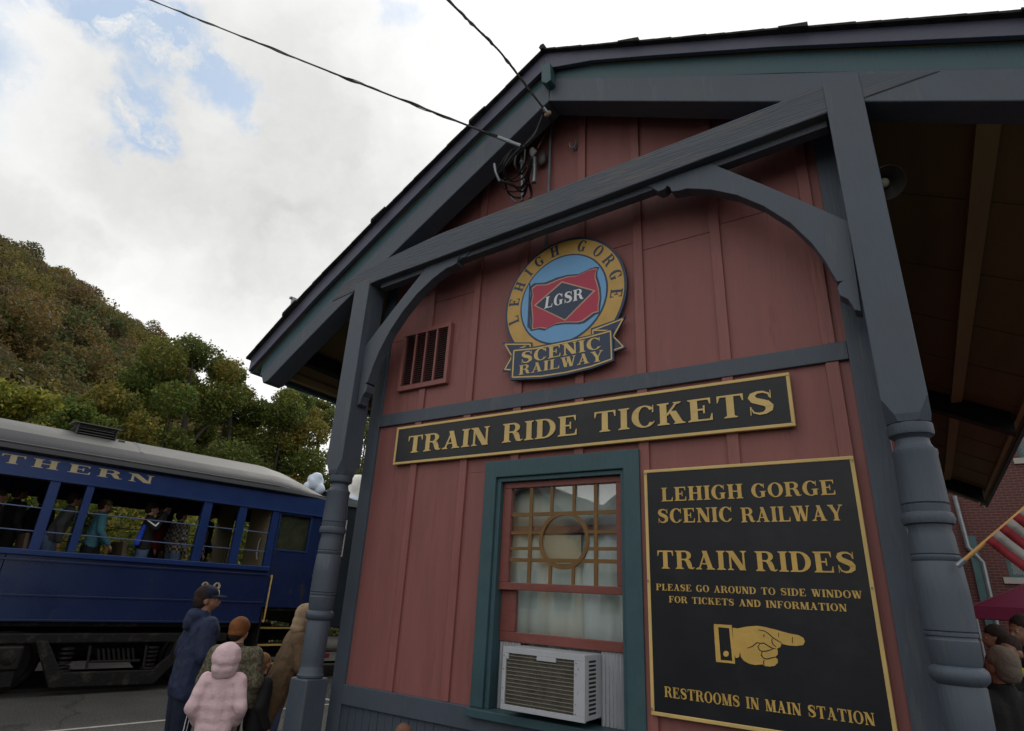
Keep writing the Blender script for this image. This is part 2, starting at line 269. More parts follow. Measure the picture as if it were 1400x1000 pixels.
# ------------------------------------------------------------------ builders
class MB:
    def __init__(s): s.v = []; s.f = []
    def add(s, vs, fs):
        o = len(s.v); s.v += [tuple(p) for p in vs]; s.f += [tuple(i + o for i in f) for f in fs]; return s
    def box(s, x0, x1, y0, y1, z0, z1):
        x0, x1 = min(x0, x1), max(x0, x1); y0, y1 = min(y0, y1), max(y0, y1); z0, z1 = min(z0, z1), max(z0, z1)
        return s.add([(x0, y0, z0), (x1, y0, z0), (x1, y1, z0), (x0, y1, z0), (x0, y0, z1), (x1, y0, z1), (x1, y1, z1), (x0, y1, z1)],
                     [(0, 3, 2, 1), (4, 5, 6, 7), (0, 1, 5, 4), (1, 2, 6, 5), (2, 3, 7, 6), (3, 0, 4, 7)])
    def prism(s, pts, y0, y1):
        """polygon of (x, z) points extruded from y0 (front) to y1"""
        n = len(pts); a = sum(pts[i][0] * pts[(i + 1) % n][1] - pts[(i + 1) % n][0] * pts[i][1] for i in range(n))
        if a < 0: pts = pts[::-1]
        vs = [(p[0], y0, p[1]) for p in pts] + [(p[0], y1, p[1]) for p in pts]
        fs = [tuple(range(n)), tuple(range(2 * n - 1, n - 1, -1))] + [(i, i + n, (i + 1) % n + n, (i + 1) % n) for i in range(n)]
        return s.add(vs, fs)
    def hull8(s, a, b):
        """a, b: two quads (4 points each) joined"""
        return s.add(list(a) + list(b), [(0, 1, 2, 3), (7, 6, 5, 4), (0, 4, 5, 1), (1, 5, 6, 2), (2, 6, 7, 3), (3, 7, 4, 0)])
    def tube(s, pts, r, n=8, cap=True):
        pts = [Vector(p) for p in pts]; rs = r if isinstance(r, (list, tuple)) else [r] * len(pts)
        rings = []; prev = None
        for i, p in enumerate(pts):
            d = (pts[min(i + 1, len(pts) - 1)] - pts[max(i - 1, 0)])
            d = d.normalized() if d.length > 1e-9 else Vector((0, 0, 1))
            if prev is None:
                ref = Vector((0, 0, 1)) if abs(d.z) < .9 else Vector((1, 0, 0)); a = d.cross(ref).normalized()
            else:
                a = (prev - d * prev.dot(d)); a = a.normalized() if a.length > 1e-6 else d.orthogonal().normalized()
            prev = a; b = d.cross(a)
            rings.append([p + (a * math.cos(2 * math.pi * k / n) + b * math.sin(2 * math.pi * k / n)) * rs[i] for k in range(n)])
        vs = [q for rr in rings for q in rr]; fs = []
        for i in range(len(pts) - 1):
            for k in range(n): fs.append((i * n + k, i * n + (k + 1) % n, (i + 1) * n + (k + 1) % n, (i + 1) * n + k))
        if cap: fs.append(tuple(range(n - 1, -1, -1))); fs.append(tuple((len(pts) - 1) * n + k for k in range(n)))
        return s.add(vs, fs)
    def lathe(s, prof, cx, cy, n=28):
        vs = []; fs = []
        for (z, r) in prof:
            for k in range(n): vs.append((cx + r * math.cos(2 * math.pi * k / n), cy + r * math.sin(2 * math.pi * k / n), z))
        for i in range(len(prof) - 1):
            for k in range(n): fs.append((i * n + k, i * n + (k + 1) % n, (i + 1) * n + (k + 1) % n, (i + 1) * n + k))
        fs.append(tuple(range(n - 1, -1, -1))); fs.append(tuple((len(prof) - 1) * n + k for k in range(n)))
        return s.add(vs, fs)
    def ell(s, c, r, n=14, m=9, rot=None):
        vs = []; fs = []
        for i in range(m + 1):
            t = math.pi * i / m
            for k in range(n):
                p = Vector((r[0] * math.sin(t) * math.cos(2 * math.pi * k / n), r[1] * math.sin(t) * math.sin(2 * math.pi * k / n), r[2] * math.cos(t)))
                if rot: p = rot @ p
                vs.append(tuple(Vector(c) + p))
        for i in range(m):
            for k in range(n): fs.append((i * n + k, (i + 1) * n + k, (i + 1) * n + (k + 1) % n, i * n + (k + 1) % n))
        return s.add(vs, fs)
    def mesh(s, name, m, smooth=False):
        me = bpy.data.meshes.new(name); me.from_pydata(s.v, [], s.f); me.update()
        if m: me.materials.append(m)
        if smooth:
            me.polygons.foreach_set('use_smooth', [True] * len(me.polygons)); 
            try: me.set_sharp_from_angle(angle=math.radians(38))
            except Exception: pass
        return me
    def build(s, name, m, parent=None, smooth=False, bevel=0.0, stuff=False, label=None):
        o = bpy.data.objects.new(name, s.mesh(name, m, smooth)); COL.objects.link(o)
        if parent: attach(o, parent)
        if bevel:
            b = o.modifiers.new('bevel', 'BEVEL'); b.width = bevel; b.segments = 2; b.limit_method = 'ANGLE'; b.angle_limit = math.radians(40); b.harden_normals = False
        if stuff: o['kind'] = 'stuff'
        if label: o['label'] = label
        return o

def wmat(o):
    m = Matrix.Translation(o.location) @ o.rotation_euler.to_matrix().to_4x4() if not o.get('wm') else Matrix([list(r) for r in o['wm']])
    return m
LOCALROOT = set()
def attach(o, parent):
    """parts are modelled in world coordinates unless the root is registered as local"""
    o.parent = parent
    top = parent
    while top.parent: top = top.parent
    if top.name in LOCALROOT: return
    if parent is top:
        o.matrix_parent_inverse = (Matrix.Translation(top.location) @ top.rotation_euler.to_matrix().to_4x4()).inverted()
def thing(name, label, cat, loc=(0, 0, 0), rz=0.0, group=None, local=False):
    o = bpy.data.objects.new(name, None); COL.objects.link(o); o.location = loc; o.rotation_euler = (0, 0, rz); o.empty_display_size = .2
    o['label'] = label; o['category'] = cat
    if group: o['group'] = group
    if local: LOCALROOT.add(o.name)
    return o
def tag(o, label, cat, group=None):
    o['label'] = label; o['category'] = cat
    if group: o['group'] = group
    return o
def struct(o): o['kind'] = 'structure'; return o

# ------------------------------------------------------------------ serif lettering (built from convex pieces, unit cap height)
TH, TN, SF, SO = .215, .075, .065, .085       # thick stem, thin stroke, serif height, serif overhang
def _rect(a, b, c, d): return [(a, b), (c, b), (c, d), (a, d)]
def _foot(x0, x1, y, up):
    h = SF if up else -SF
    return [(x0 - SO, y), (x1 + SO, y), (x1 + SO, y + h * .55), (x1, y + h * 1.5), (x0, y + h * 1.5), (x0 - SO, y + h * .55)]
def _stem(x, t=TH, top=True, bot=True, y0=0, y1=1):
    o = [_rect(x, y0, x + t, y1)]
    if bot: o.append(_foot(x, x + t, y0, True))
    if top: o.append(_foot(x, x + t, y1, False))
    return o
def _arc(cx, cy, rx, ry, ix, iy, a0, a1, n=14, dx=0):
    o = []
    for i in range(n):
        t0 = math.radians(a0 + (a1 - a0) * i / n); t1 = math.radians(a0 + (a1 - a0) * (i + 1) / n)
        o.append([(cx + rx * math.cos(t0), cy + ry * math.sin(t0)), (cx + rx * math.cos(t1), cy + ry * math.sin(t1)),
                  (cx + dx + ix * math.cos(t1), cy + iy * math.sin(t1)), (cx + dx + ix * math.cos(t0), cy + iy * math.sin(t0))])
    return o
def _diag(x0, y0, x1, y1, t): return [[(x0, y0), (x0 + t, y0), (x1 + t, y1), (x1, y1)]]
def _stroke(pts, ws):
    o = []; P = [Vector(p) for p in pts]; nn = []
    for i in range(len(P)):
        d = (P[min(i + 1, len(P) - 1)] - P[max(i - 1, 0)]).normalized(); nn.append(Vector((-d.y, d.x)))
    for i in range(len(P) - 1):
        a, b = P[i], P[i + 1]; o.append([tuple(a + nn[i] * ws[i] / 2), tuple(b + nn[i + 1] * ws[i + 1] / 2), tuple(b - nn[i + 1] * ws[i + 1] / 2), tuple(a - nn[i] * ws[i] / 2)])
    return o
def _eser(x, y, h, up):   # vertical serif on a thin bar end
    return [(x - .10, y), (x, y), (x, y + (h if up else -h)), (x - .025, y + (h if up else -h))]
def glyphs():
    G = {}
    a = SO
    G['I'] = (_stem(a), TH + 2 * a)
    G['L'] = (_stem(a) + [_rect(a, 0, .70, TN)] + [_eser(.72, 0, .30, True)], .76)
    G['E'] = (_stem(a) + [_rect(a, 0, .68, TN), _rect(a, 1 - TN, .66, 1), _rect(a, .47, .52, .47 + TN), _eser(.74, 0, .30, True), _eser(.70, 1, .27, False), [(.47, .33), (.52, .33), (.52, .68), (.47, .68)]], .79)
    G['F'] = (_stem(a) + [_rect(a, 1 - TN, .66, 1), _rect(a, .46, .52, .46 + TN), _eser(.70, 1, .27, False), [(.47, .32), (.52, .32), (.52, .67), (.47, .67)]], .74)
    G['T'] = (_stem(.30, top=False) + [_rect(.04, 1 - TN, .77, 1), [(.03, 1), (.13, 1), (.055, .70), (.03, .70)], _eser(.79, 1, .30, False)], .82)
    G['H'] = (_stem(a) + _stem(a + .50) + [_rect(a, .47, .80, .47 + TN)], .50 + TH + 2 * a)
    G['N'] = (_stem(a + .02, TN + .01, bot=True, top=False) + [_foot(a - .02, a + .02, 1, False)] + _diag(a - .05, 1, a + .46, 0, TH + .05) + _stem(a + .60, TN + .01, bot=False), .60 + .085 + 2 * a)
    G['M'] = (_stem(a, TN + .01, top=False) + [_foot(a, a + .05, 1, False)] + _diag(a - .02, 1, a + .30, 0, TH) + _diag(a + .66, 1, a + .40, 0, TN) + _stem(a + .66), .66 + TH + 2 * a)
    G['A'] = (_diag(.10, 0, .42, 1, TN) + _diag(.56, 0, .30, 1, TH) + [_rect(.20, .27, .62, .27 + TN * .85), _foot(.08, .18, 0, True), _foot(.57, .77, 0, True)], .88)
    G['W'] = (_diag(.06, 1, .26, 0, TH) + _diag(.50, 1, .36, 0, TN) + _diag(.42, 1, .66, 0, TH) + _diag(.95, 1, .78, 0, TN) + [_foot(.07, .26, 1, False), _foot(.43, .60, 1, False), _foot(.94, 1.01, 1, False)], 1.12)
    G['Y'] = (_diag(.06, 1, .34, .42, TH) + _diag(.70, 1, .46, .42, TN) + _stem(.335, top=False, y1=.46) + [_foot(.08, .25, 1, False), _foot(.69, .77, 1, False)], .88)
    G['K'] = (_stem(a) + _diag(.60, 1, .26, .42, TN + .01) + _diag(.37, .60, .60, 0, TH + .02) + [_foot(.60, .68, 1, False), _foot(.61, .80, 0, True)], .90)
    G['U'] = (_stem(a, bot=False, y0=.3) + _stem(a + .52, TN + .01, bot=False, y0=.3) + _arc(a + .30, .31, .302, .33, .085, .235, 180, 360, dx=.02), .60 + 2 * a)
    G['O'] = (_arc(.43, .5, .42, .52, .215, .455, 0, 360, 28), .86)
    G['C'] = (_arc(.43, .5, .42, .52, .21, .455, 38, 322, 22, dx=.02) + [[(.70, .66), (.745, .66), (.745, 1.0), (.72, 1.0)], [(.72, .80), (.66, .88), (.74, .93), (.745, .75)], [(.66, .10), (.75, .24), (.765, .26), (.76, .18)]], .80)
    G['G'] = (_arc(.43, .5, .42, .52, .21, .455, 38, 300, 22, dx=.02) + [_rect(.56, .04, .56 + TH * .95, .42), [(.49, .40), (.84, .40), (.84, .45), (.49, .45)], [(.70, .66), (.745, .66), (.745, 1.0), (.72, 1.0)], [(.72, .80), (.66, .88), (.74, .93), (.745, .75)]], .87)
    G['D'] = (_stem(a) + [_rect(a, 0, .40, TN), _rect(a, 1 - TN, .40, 1)] + _arc(.38, .5, .46, .50, .245, .425, -90, 90, 14), .87)
    bowl = _arc(.46, .74, .30, .26, .105, .185, -90, 90, 12)
    G['P'] = (_stem(a) + [_rect(a, 1 - TN, .48, 1), _rect(a, .48, .48, .48 + TN)] + bowl, .80)
    G['R'] = (_stem(a) + [_rect(a, 1 - TN, .48, 1), _rect(a, .48, .48, .48 + TN)] + bowl + _stroke([(.47, .52), (.60, .42), (.655, .25), (.70, .09), (.80, .035), (.90, .09)], [.10, .21, .22, .19, .09, .03]), .90)
    sp = [(.62, .70), (.60, .86), (.46, .955), (.30, .955), (.17, .88), (.14, .76), (.20, .63), (.36, .54), (.52, .45), (.60, .33), (.585, .18), (.47, .065), (.32, .035), (.17, .10), (.10, .30)]
    sw = [.02, .06, .085, .10, .17, .22, .24, .25, .25, .23, .20, .12, .09, .06, .02]
    G['S'] = (_stroke(sp, sw) + [[(.63, .66), (.665, .66), (.665, 1.0), (.645, 1.0)], [(.07, 0), (.09, 0), (.105, .36), (.07, .36)]], .74)
    tp = [(.13, .72), (.20, .88), (.34, .95), (.50, .90), (.57, .75), (.50, .56), (.34, .36), (.16, .14)]
    G['2'] = (_stroke(tp, [.17, .13, .085, .12, .21, .20, .12, .08]) + [_rect(.08, 0, .68, .15), _eser(.72, 0, .30, True)], .76)
    return G
GL = glyphs()
def glyph_mb(ch, fmap, d0, dstep=.00018):
    """fmap maps glyph (x, y, depth) to a 3D point"""
    mb = MB()
    for i, poly in enumerate(GL[ch][0]):
        n = len(poly); a = sum(poly[k][0] * poly[(k + 1) % n][1] - poly[(k + 1) % n][0] * poly[k][1] for k in range(n))
        if a < 0: poly = poly[::-1]
        d = d0 + dstep * (i % 9)
        vs = [fmap(p[0], p[1], d) for p in poly] + [fmap(p[0], p[1], 0.0) for p in poly]
        mb.add(vs, [tuple(range(n))] + [(k + n, (k + 1) % n + n, (k + 1) % n, k)[::-1] if False else (k, k + n, (k + 1) % n + n, (k + 1) % n) for k in range(n)])
    return mb
def layout(text, gap=.07, space=.42):
    x = 0; out = []
    for ch in text:
        if ch == ' ': x += space; continue
        out.append((ch, x)); x += GL[ch][1] + gap
    return out, x - gap
def word(text, tl, tr, bl, br, y, m, parent, depth=.004, single=True, name='letter', italic=0.0, space=.42):
    """letters laid over the quad tl,tr,bl,br (points on a wall plane) standing proud of y"""
    lay, W_ = layout(text, space=space); all_ = MB()
    for ch, x0 in lay:
        def fm(gx, gy, d, x0=x0):
            s_ = (x0 + gx + italic * gy) / W_; t = gy
            px = (bl[0] * (1 - s_) + br[0] * s_) * (1 - t) + (tl[0] * (1 - s_) + tr[0] * s_) * t
            pz = (bl[1] * (1 - s_) + br[1] * s_) * (1 - t) + (tl[1] * (1 - s_) + tr[1] * s_) * t
            return (px, y - d, pz)
        mb = glyph_mb(ch, fm, depth)
        if single: mb.build(name, m, parent)
        else: all_.add(mb.v, mb.f)
    if not single: return all_.build(name, m, parent, stuff=True)
def xz(u, v, y=0.0):
    p = wp(u, v, y); return (p.x, p.z)
# ================================================================== GROUND AND HILLS
mb = MB(); mb.add([(-500, -500, 0), (500, -500, 0), (500, 500, 0), (-500, 500, 0)], [(0, 1, 2, 3)])
struct(mb.build('ground', M['asphalt']))
a, b = gp(89, 998, .004), gp(213, 986, .004); d = (b - a).normalized(); p = Vector((-d.y, d.x, 0)) * .035
mb = MB(); a2, b2 = a - d * 3.2, b + d * 7.0
mb.add([a2 - p, b2 - p, b2 + p, a2 + p], [(0, 1, 2, 3)]); struct(mb.build('painted_line', M['paint_line']))
a, b = gp(452, 958, .004), gp(470, 956, .004)
mb = MB()
for k in range(1):
    o_ = Vector((0, 0, 0))
    mb.add([a + o_ + Vector((-.3, -.03, 0)), a + o_ + Vector((.6, .02, 0)), a + o_ + Vector((.6, .12, 0)), a + o_ + Vector((-.3, .07, 0))], [(0, 1, 2, 3)])
struct(mb.build('parking_markings', M['paint_line']))

# hills all round the gorge: polar height field, the ridge in view surveyed from the photograph
RIDGE = [(-700, 170, 150), (-400, 205, 150), (-200, 275, 140), (-80, 338, 130), (0, 372, 125), (60, 408, 125), (120, 446, 128), (180, 485, 132), (235, 535, 138), (300, 610, 150), (360, 670, 165), (460, 730, 190), (560, 760, 230)]
rz_ = []
for u, v, dist in RIDGE:
    d = R @ Vector((u - 700.0, v - 500.0, F)); az = math.atan2(d.x, d.y); rz_.append((az, dist, max(d.z / math.hypot(d.x, d.y), .02) * dist + 1.7))
rz_.sort()
azs = [q[0] for q in rz_]; dss = [q[1] for q in rz_]; hss = [q[2] for q in rz_]
def ridge(az):
    az = (az + math.pi) % (2 * math.pi) - math.pi
    if az < azs[0]:      # behind and left of the camera
        t = min((azs[0] - az) / .9, 1); return dss[0] + 20 * t, hss[0] * (1 - t) + 15 * t
    if az > azs[-1]:
        t = min((az - azs[-1]) / .6, 1); return dss[-1], hss[-1] * (1 - t) + (14 if az < 1.0 else 15) * t
    return float(np.interp(az, azs, dss)), float(np.interp(az, azs, hss))
def hill_z(x, y):
    dx, dy = x - CAM.x, y - CAM.y; r_ = math.hypot(dx, dy); D, H = ridge(math.atan2(dx, dy)); r0 = 38.0
    t = (r_ - r0) / (D - r0)
    if t <= 0: return -.3
    t = min(t, 1.0); hz = H * (t ** .82)
    return hz + 1.6 * math.sin(x * .11 + 1) * math.cos(y * .13) * t * (1 - t) * 3
vs, fs = [], []
NA, NR = 220, 26
for i in range(NA):
    az = -math.pi + 2 * math.pi * i / NA; D, H = ridge(az)
    for j in range(NR):
        r_ = 36 + (D - 36) * j / (NR - 5) if j <= NR - 5 else D + (j - NR + 5) * 30
        x, y = CAM.x + r_ * math.sin(az), CAM.y + r_ * math.cos(az)
        z = hill_z(x, y) if j <= NR - 5 else H - (j - NR + 5) * 6
        vs.append((x, y, z))
for i in range(NA):
    for j in range(NR - 1): fs.append((i * NR + j, i * NR + j + 1, ((i + 1) % NA) * NR + j + 1, ((i + 1) % NA) * NR + j))
mb = MB(); mb.add(vs, fs); struct(mb.build('hillside', M['hillsoil'], smooth=True))

# ================================================================== TICKET OFFICE
B = thing('ticket_office', 'old red board and batten ticket office with slate blue gable porch', 'building', (-2.08, 0, 0))
X0, X1 = -4.125, -.03
YF = -.35
top_px = [(344, 488), (418, 404), (532, 286), (640, 178), (745, 71.5), (900, 59), (1060, 45.6), (1400, 21.6)]
TOP = [xz(u, v, -.40) for u, v in top_px]
FAS = [xz(u, v, -.40) for u, v in [(348, 498.5), (418.5, 420.8), (532, 303.5), (640, 195), (751, 87.5), (900, 75), (1060, 64), (1400, 48)]]
TEA = [xz(u, v, YF) for u, v in [(357, 512), (418.5, 445), (532, 325), (640, 213), (752, 107), (900, 106), (1060, 99), (1400, 92)]]
CHO = [xz(u, v, YF) for u, v in [(361, 526), (420, 464), (482, 401), (565.6, 319), (750.5, 138), (900, 139), (1190, 139), (1400, 138)]]
AX = TOP[4][0]; XR = 1.52
def line(P):
    sl = (P[-1][1] - P[-2][1]) / (P[-1][0] - P[-2][0]); sl0 = (P[1][1] - P[0][1]) / (P[1][0] - P[0][0])
    P2 = [(P[0][0] - 1.0, P[0][1] - sl0)] + P + [(P[-1][0] + 2.0, P[-1][1] + 2 * sl)]
    xs, zs = [q[0] for q in P2], [q[1] for q in P2]
    return lambda x: float(np.interp(x, xs, zs))
zt, zf, ztl, zc = line(TOP), line(FAS), line(TEA), line(CHO)
AF = FAS[4][0]; AC_ = CHO[4][0]

def strip(xa, xb, f_lo, f_hi, y0, y1, n=6, apex=None):
    """board following the roof line between two height functions"""
    mb = MB(); xs = [xa + (xb - xa) * i / n for i in range(n + 1)]
    pts = [(x, f_lo(x)) for x in xs] + [(x, f_hi(x)) for x in reversed(xs)]
    return mb.prism(pts, y0, y1)

# --- wall: siding panels between battens, split at the band and at a joint
BAT = [-3.51, -2.97, -2.475, -1.925, -1.435, -.855, -.25]
edges = [X0 + .02] + BAT + [X1 - .02]
SILL0, SILL1, BAND0, BAND1 = .842, .982, 3.090, 3.205
joints = [3.95, 4.27, 4.62, 4.40, 4.31, 4.22, 4.26, 4.1]
def panel(pts, dy):
    MB().prism(pts, 0.0 + dy, .03).build('siding_panel', M['red'], B, bevel=.0015)
for i in range(8):
    xa, xb = edges[i] + .001, edges[i + 1] - .001; dy = random.uniform(-.002, .002)
    # lower course (leave the window opening free)
    wx0, wx1, wz0, wz1 = -2.66, -1.53, .95, 2.60
    def low(x0_, x1_, z0_, z1_):
        if x1_ - x0_ > .01 and z1_ - z0_ > .01: panel([(x0_, z0_), (x1_, z0_), (x1_, z1_), (x0_, z1_)], dy)
    if xb < wx0 or xa > wx1: low(xa, xb, SILL1 - .02, BAND0 + .02)
    else:
        low(xa, min(xb, wx0), SILL1 - .02, wz1); low(max(xa, wx1), xb, SILL1 - .02, wz1); low(xa, xb, wz1 + .001, BAND0 + .02)
    j = joints[i]
    low(xa, xb, BAND1 - .02, j - .0025)
    topf = lambda x: zf(x) - .01
    xs = [xa, xb] if not (xa < AF < xb) else [xa, AF, xb]
    if topf(xa) > j or topf(xb) > j:
        if topf(xa) > j + .03 and topf(xb) > j + .03:
            panel([(xa, j + .0025), (xb, j + .0025)] + [(x, topf(x)) for x in reversed(xs)], dy + .0015)
for x in BAT:
    segs = [(SILL1, BAND0), (BAND1, zf(x) - .02)]
    if -2.73 < x < -1.46: segs = [(2.668, BAND0), (BAND1, zf(x) - .02)]
    if x == -3.51: segs = [(SILL1, BAND0), (BAND1, 3.40), (4.0, zf(x) - .02)]
    for z0_, z1_ in segs:
        MB().prism([(x - .036, z0_), (x + .036, z0_), (x + .036, z1_), (x - .036, z1_)], -.021, -.002).build('batten', M['red_b'], B, bevel=.004)
for (xa, xb) in ((X0, X0 + .136), (X1 - .128, X1)):
    MB().box(xa, xb, -.03, .05, 0.0, zf((xa + xb) / 2) - .04).build('corner_board', M['slate'], B, bevel=.004)
MB().box(X0 + .137, X1 - .129, -.028, -.0025, BAND0, BAND1).build('band_board', M['slate'], B, bevel=.004)
MB().box(X0 + .137, X1 - .129, -.034, .02, SILL0, SILL1).build('band_board', M['slate'], B, bevel=.005)
MB().box(X0 + .137, X1 - .129, -.030, .02, .0, .14).build('base_board', M['slate'], B, bevel=.005)
nb = 49; wb = (X1 - .129 - X0 - .137) / nb
base_me = MB().box(-wb / 2 + .002, wb / 2 - .002, -.008, .02, .14, SILL0).mesh('wainscot_board', M['slate'])
for i in range(nb):
    o = bpy.data.objects.new('wainscot_board', base_me); COL.objects.link(o); o.location = (X0 + .137 + wb * (i + .5), random.uniform(-.0015, .0015), 0); attach(o, B)
MB().box(X0 + .137, X1 - .129, .021, .03, .1, SILL0).build('backing_board', M['blackhole'], B)
# side and rear walls
YB = 14.3
for xs_, nx in ((X0, 1), (X1, -1)):
    t_ = .04 * nx
    MB().add([(xs_, .055, 0), (xs_, YB, 0), (xs_, YB, zf(xs_) - .02), (xs_, .055, zf(xs_) - .02), (xs_ + t_, .055, 0), (xs_ + t_, YB, 0), (xs_ + t_, YB, zf(xs_) - .02), (xs_ + t_, .055, zf(xs_) - .02)],
             [(0, 1, 2, 3), (7, 6, 5, 4), (0, 4, 5, 1), (3, 2, 6, 7), (0, 3, 7, 4), (1, 5, 6, 2)]).build('side_wall', M['red'], B)
    for k in range(24):
        yy = .5 + k * .58
        MB().box(xs_ - .02 * nx, xs_ - .001 * nx, yy - .03, yy + .03, .9, zf(xs_) - .03).build('batten', M['red_b'], B)
xs = [X0 + .05, AF, X1 - .05]
MB().prism([(X0 + .05, 0), (X1 - .05, 0)] + [(x, zf(x) - .05) for x in reversed(xs)], YB - .04, YB).build('rear_wall', M['red'], B)
MB().box(X0 + .05, X1 - .05, .1, YB - .05, .1, .16).build('floor', M['darkwood'], B)

# --- roof deck, soffit, fascia, chords
ns = 8
for (xa, xb) in ((-5.64, AF), (AF, XR)):
    o = strip(xa, xb, zf, lambda x: zt(x) - .022, YF - .008, YB + .35, n=ns).build('roof_deck', M['soffit'], B)
for (xa, xb) in ((TOP[0][0], AX), (AX, XR + .06)):
    strip(xa, xb, zf, lambda x: zt(x) - .012, -.40, -.362, n=ns).build('rake_fascia', M['purple'], B, bevel=.003)
for (xa, xb) in ((-5.55, AF), (AF, XR)):
    strip(xa, xb, ztl, zf, -.342, -.24, n=ns).build('rake_board', M['teal'], B, bevel=.002)
    strip(xa, xb, zf, lambda x: zf(x) + .09, -.358, -.350, n=ns).build('crown_strip', M['teal'], B)
MB().prism([(CHO[0][0] - .03, zc(CHO[0][0]) + .02), (CHO[0][0] + .05, zc(CHO[0][0] + .05))] + [(x, zc(x)) for x in (-5.0, -4.5, -4.0, -3.6, -3.0, AC_)] +
           [(x, ztl(x) - .002) for x in (TEA[4][0], -3.0, -3.6, -4.0, -4.5, -5.0, TEA[0][0])], YF, -.15).build('rafter_chord', M['slate'], B, bevel=.008)
MB().prism([(x, zc(x)) for x in (AC_ + .001, -.6, .2, XR - .1)] + [(x, ztl(x) - .002) for x in (XR - .06, .2, -.6, TEA[4][0] + .001)], YF, -.15).build('rafter_chord', M['slate'], B, bevel=.008)
pa = [xz(u, v, -.44) for u, v in [(740, 89), (752, 86), (753, 109), (747, 114), (740, 112)]]
MB().prism(pa, -.44, -.343).build('ridge_block', M['teal'], B, bevel=.006)
# inner chords carried back along the building
for yy in (6.45, 12.6):
    for (xa, xb) in ((-5.3, AF), (AF, XR - .15)):
        strip(xa, xb, lambda x: zf(x) - .30, lambda x: zf(x) - .001, yy, yy + .2, n=4).build('rafter_chord', M['darkwood'], B)
for xp_, hh, ww, mm in ((.80, .05, .13, 'soffit_l'), (-5.27, .13, .10, 'darkwood'), (-4.75, .04, .1, 'soffit_l'), (1.44, .035, .06, 'soffit_l'), (-5.55, .05, .07, 'soffit_l')):
    MB().box(xp_ - ww / 2, xp_ + ww / 2, -.14, YB + .3, min(zf(xp_ - ww / 2), zf(xp_ + ww / 2)) - hh, min(zf(xp_ - ww / 2), zf(xp_ + ww / 2)) - .002 + .03).build('purlin', M[mm], B)
for k in range(11):      # soffit board seams on both slopes read as proud battens
    yy = 1.25 + k * 1.22
    strip(X1 + .02, XR - .02, lambda x: zf(x) - .012, lambda x: zf(x) - .001, yy, yy + .035, n=2).build('soffit_batten', M['soffit'], B)
    strip(-5.6, X0 - .02, lambda x: zf(x) - .012, lambda x: zf(x) - .001, yy, yy + .035, n=2).build('soffit_batten', M['soffit'], B)
# eave boards along the sides
MB().box(XR + .001, XR + .06, -.36, YB + .35, zf(XR) - .03, zt(XR) - .02).build('eave_fascia', M['teal'], B)
MB().box(-5.72, -5.641, -.36, YB + .35, zf(-5.64) - .04, zt(-5.64) - .03).build('eave_fascia', M['teal'], B)
# shingle courses (their ragged ends make the stepped roof edge)
def shingles(xa, xb, up_sign):
    n = int(abs(xb - xa) / .125)
    for i in range(n):
        a0 = xa + (xb - xa) * i / n; a1 = xa + (xb - xa) * (i + 1.35) / n
        th = .007 + (0.016 if i % 9 == 4 else 0) + random.uniform(0, .003); yo = -.44 - random.uniform(0, .005) - (.015 if i % 9 == 4 else 0)
        z0_, z1_ = zt(a0), zt(a1) if (a1 - AX) * (a0 - AX) > 0 else zt(AX)
        if (a1 - AX) * (a0 - AX) <= 0: a1 = AX
        MB().add([(a0, yo, z0_ - .012), (a1, yo, z1_ - .012), (a1, YB + .36, z1_ - .012), (a0, YB + .36, z0_ - .012),
                  (a0, yo, z0_ + th), (a1, yo, z1_ + .003), (a1, YB + .36, z1_ + .003), (a0, YB + .36, z0_ + th)],
                 [(0, 3, 2, 1), (4, 5, 6, 7), (0, 1, 5, 4), (1, 2, 6, 5), (2, 3, 7, 6), (3, 0, 4, 7)]).build('shingle', M['shingle'], B)
shingles(TOP[0][0] - .03, AX - .005, 1); shingles(XR + .09, AX + .005, -1)
MB().tube([(AX, -.46, zt(AX) + .012), (AX, YB + .38, zt(AX) + .012)], .03, 6).build('ridge_cap', M['shingle'], B)
# flashing bracket sticking up beside the roof edge
q = wp(401, 412, -.2)
MB().add([(q.x - .035, -.2, q.z - .16), (q.x + .05, -.2, q.z - .16), (q.x + .00, -.2, q.z + .05), (q.x - .045, -.2, q.z + .065),
          (q.x - .035, -.12, q.z - .16), (q.x + .05, -.12, q.z - .16), (q.x + .00, -.12, q.z + .05), (q.x - .045, -.12, q.z + .065)],
         [(0, 1, 2, 3), (7, 6, 5, 4), (0, 4, 5, 1), (1, 5, 6, 2), (2, 6, 7, 3), (3, 7, 4, 0)]).build('roof_bracket', M['galv'], B)
MB().box(q.x - .075, q.x - .04, -.21, -.11, q.z + .045, q.z + .068).build('roof_bracket', M['galv'], B)

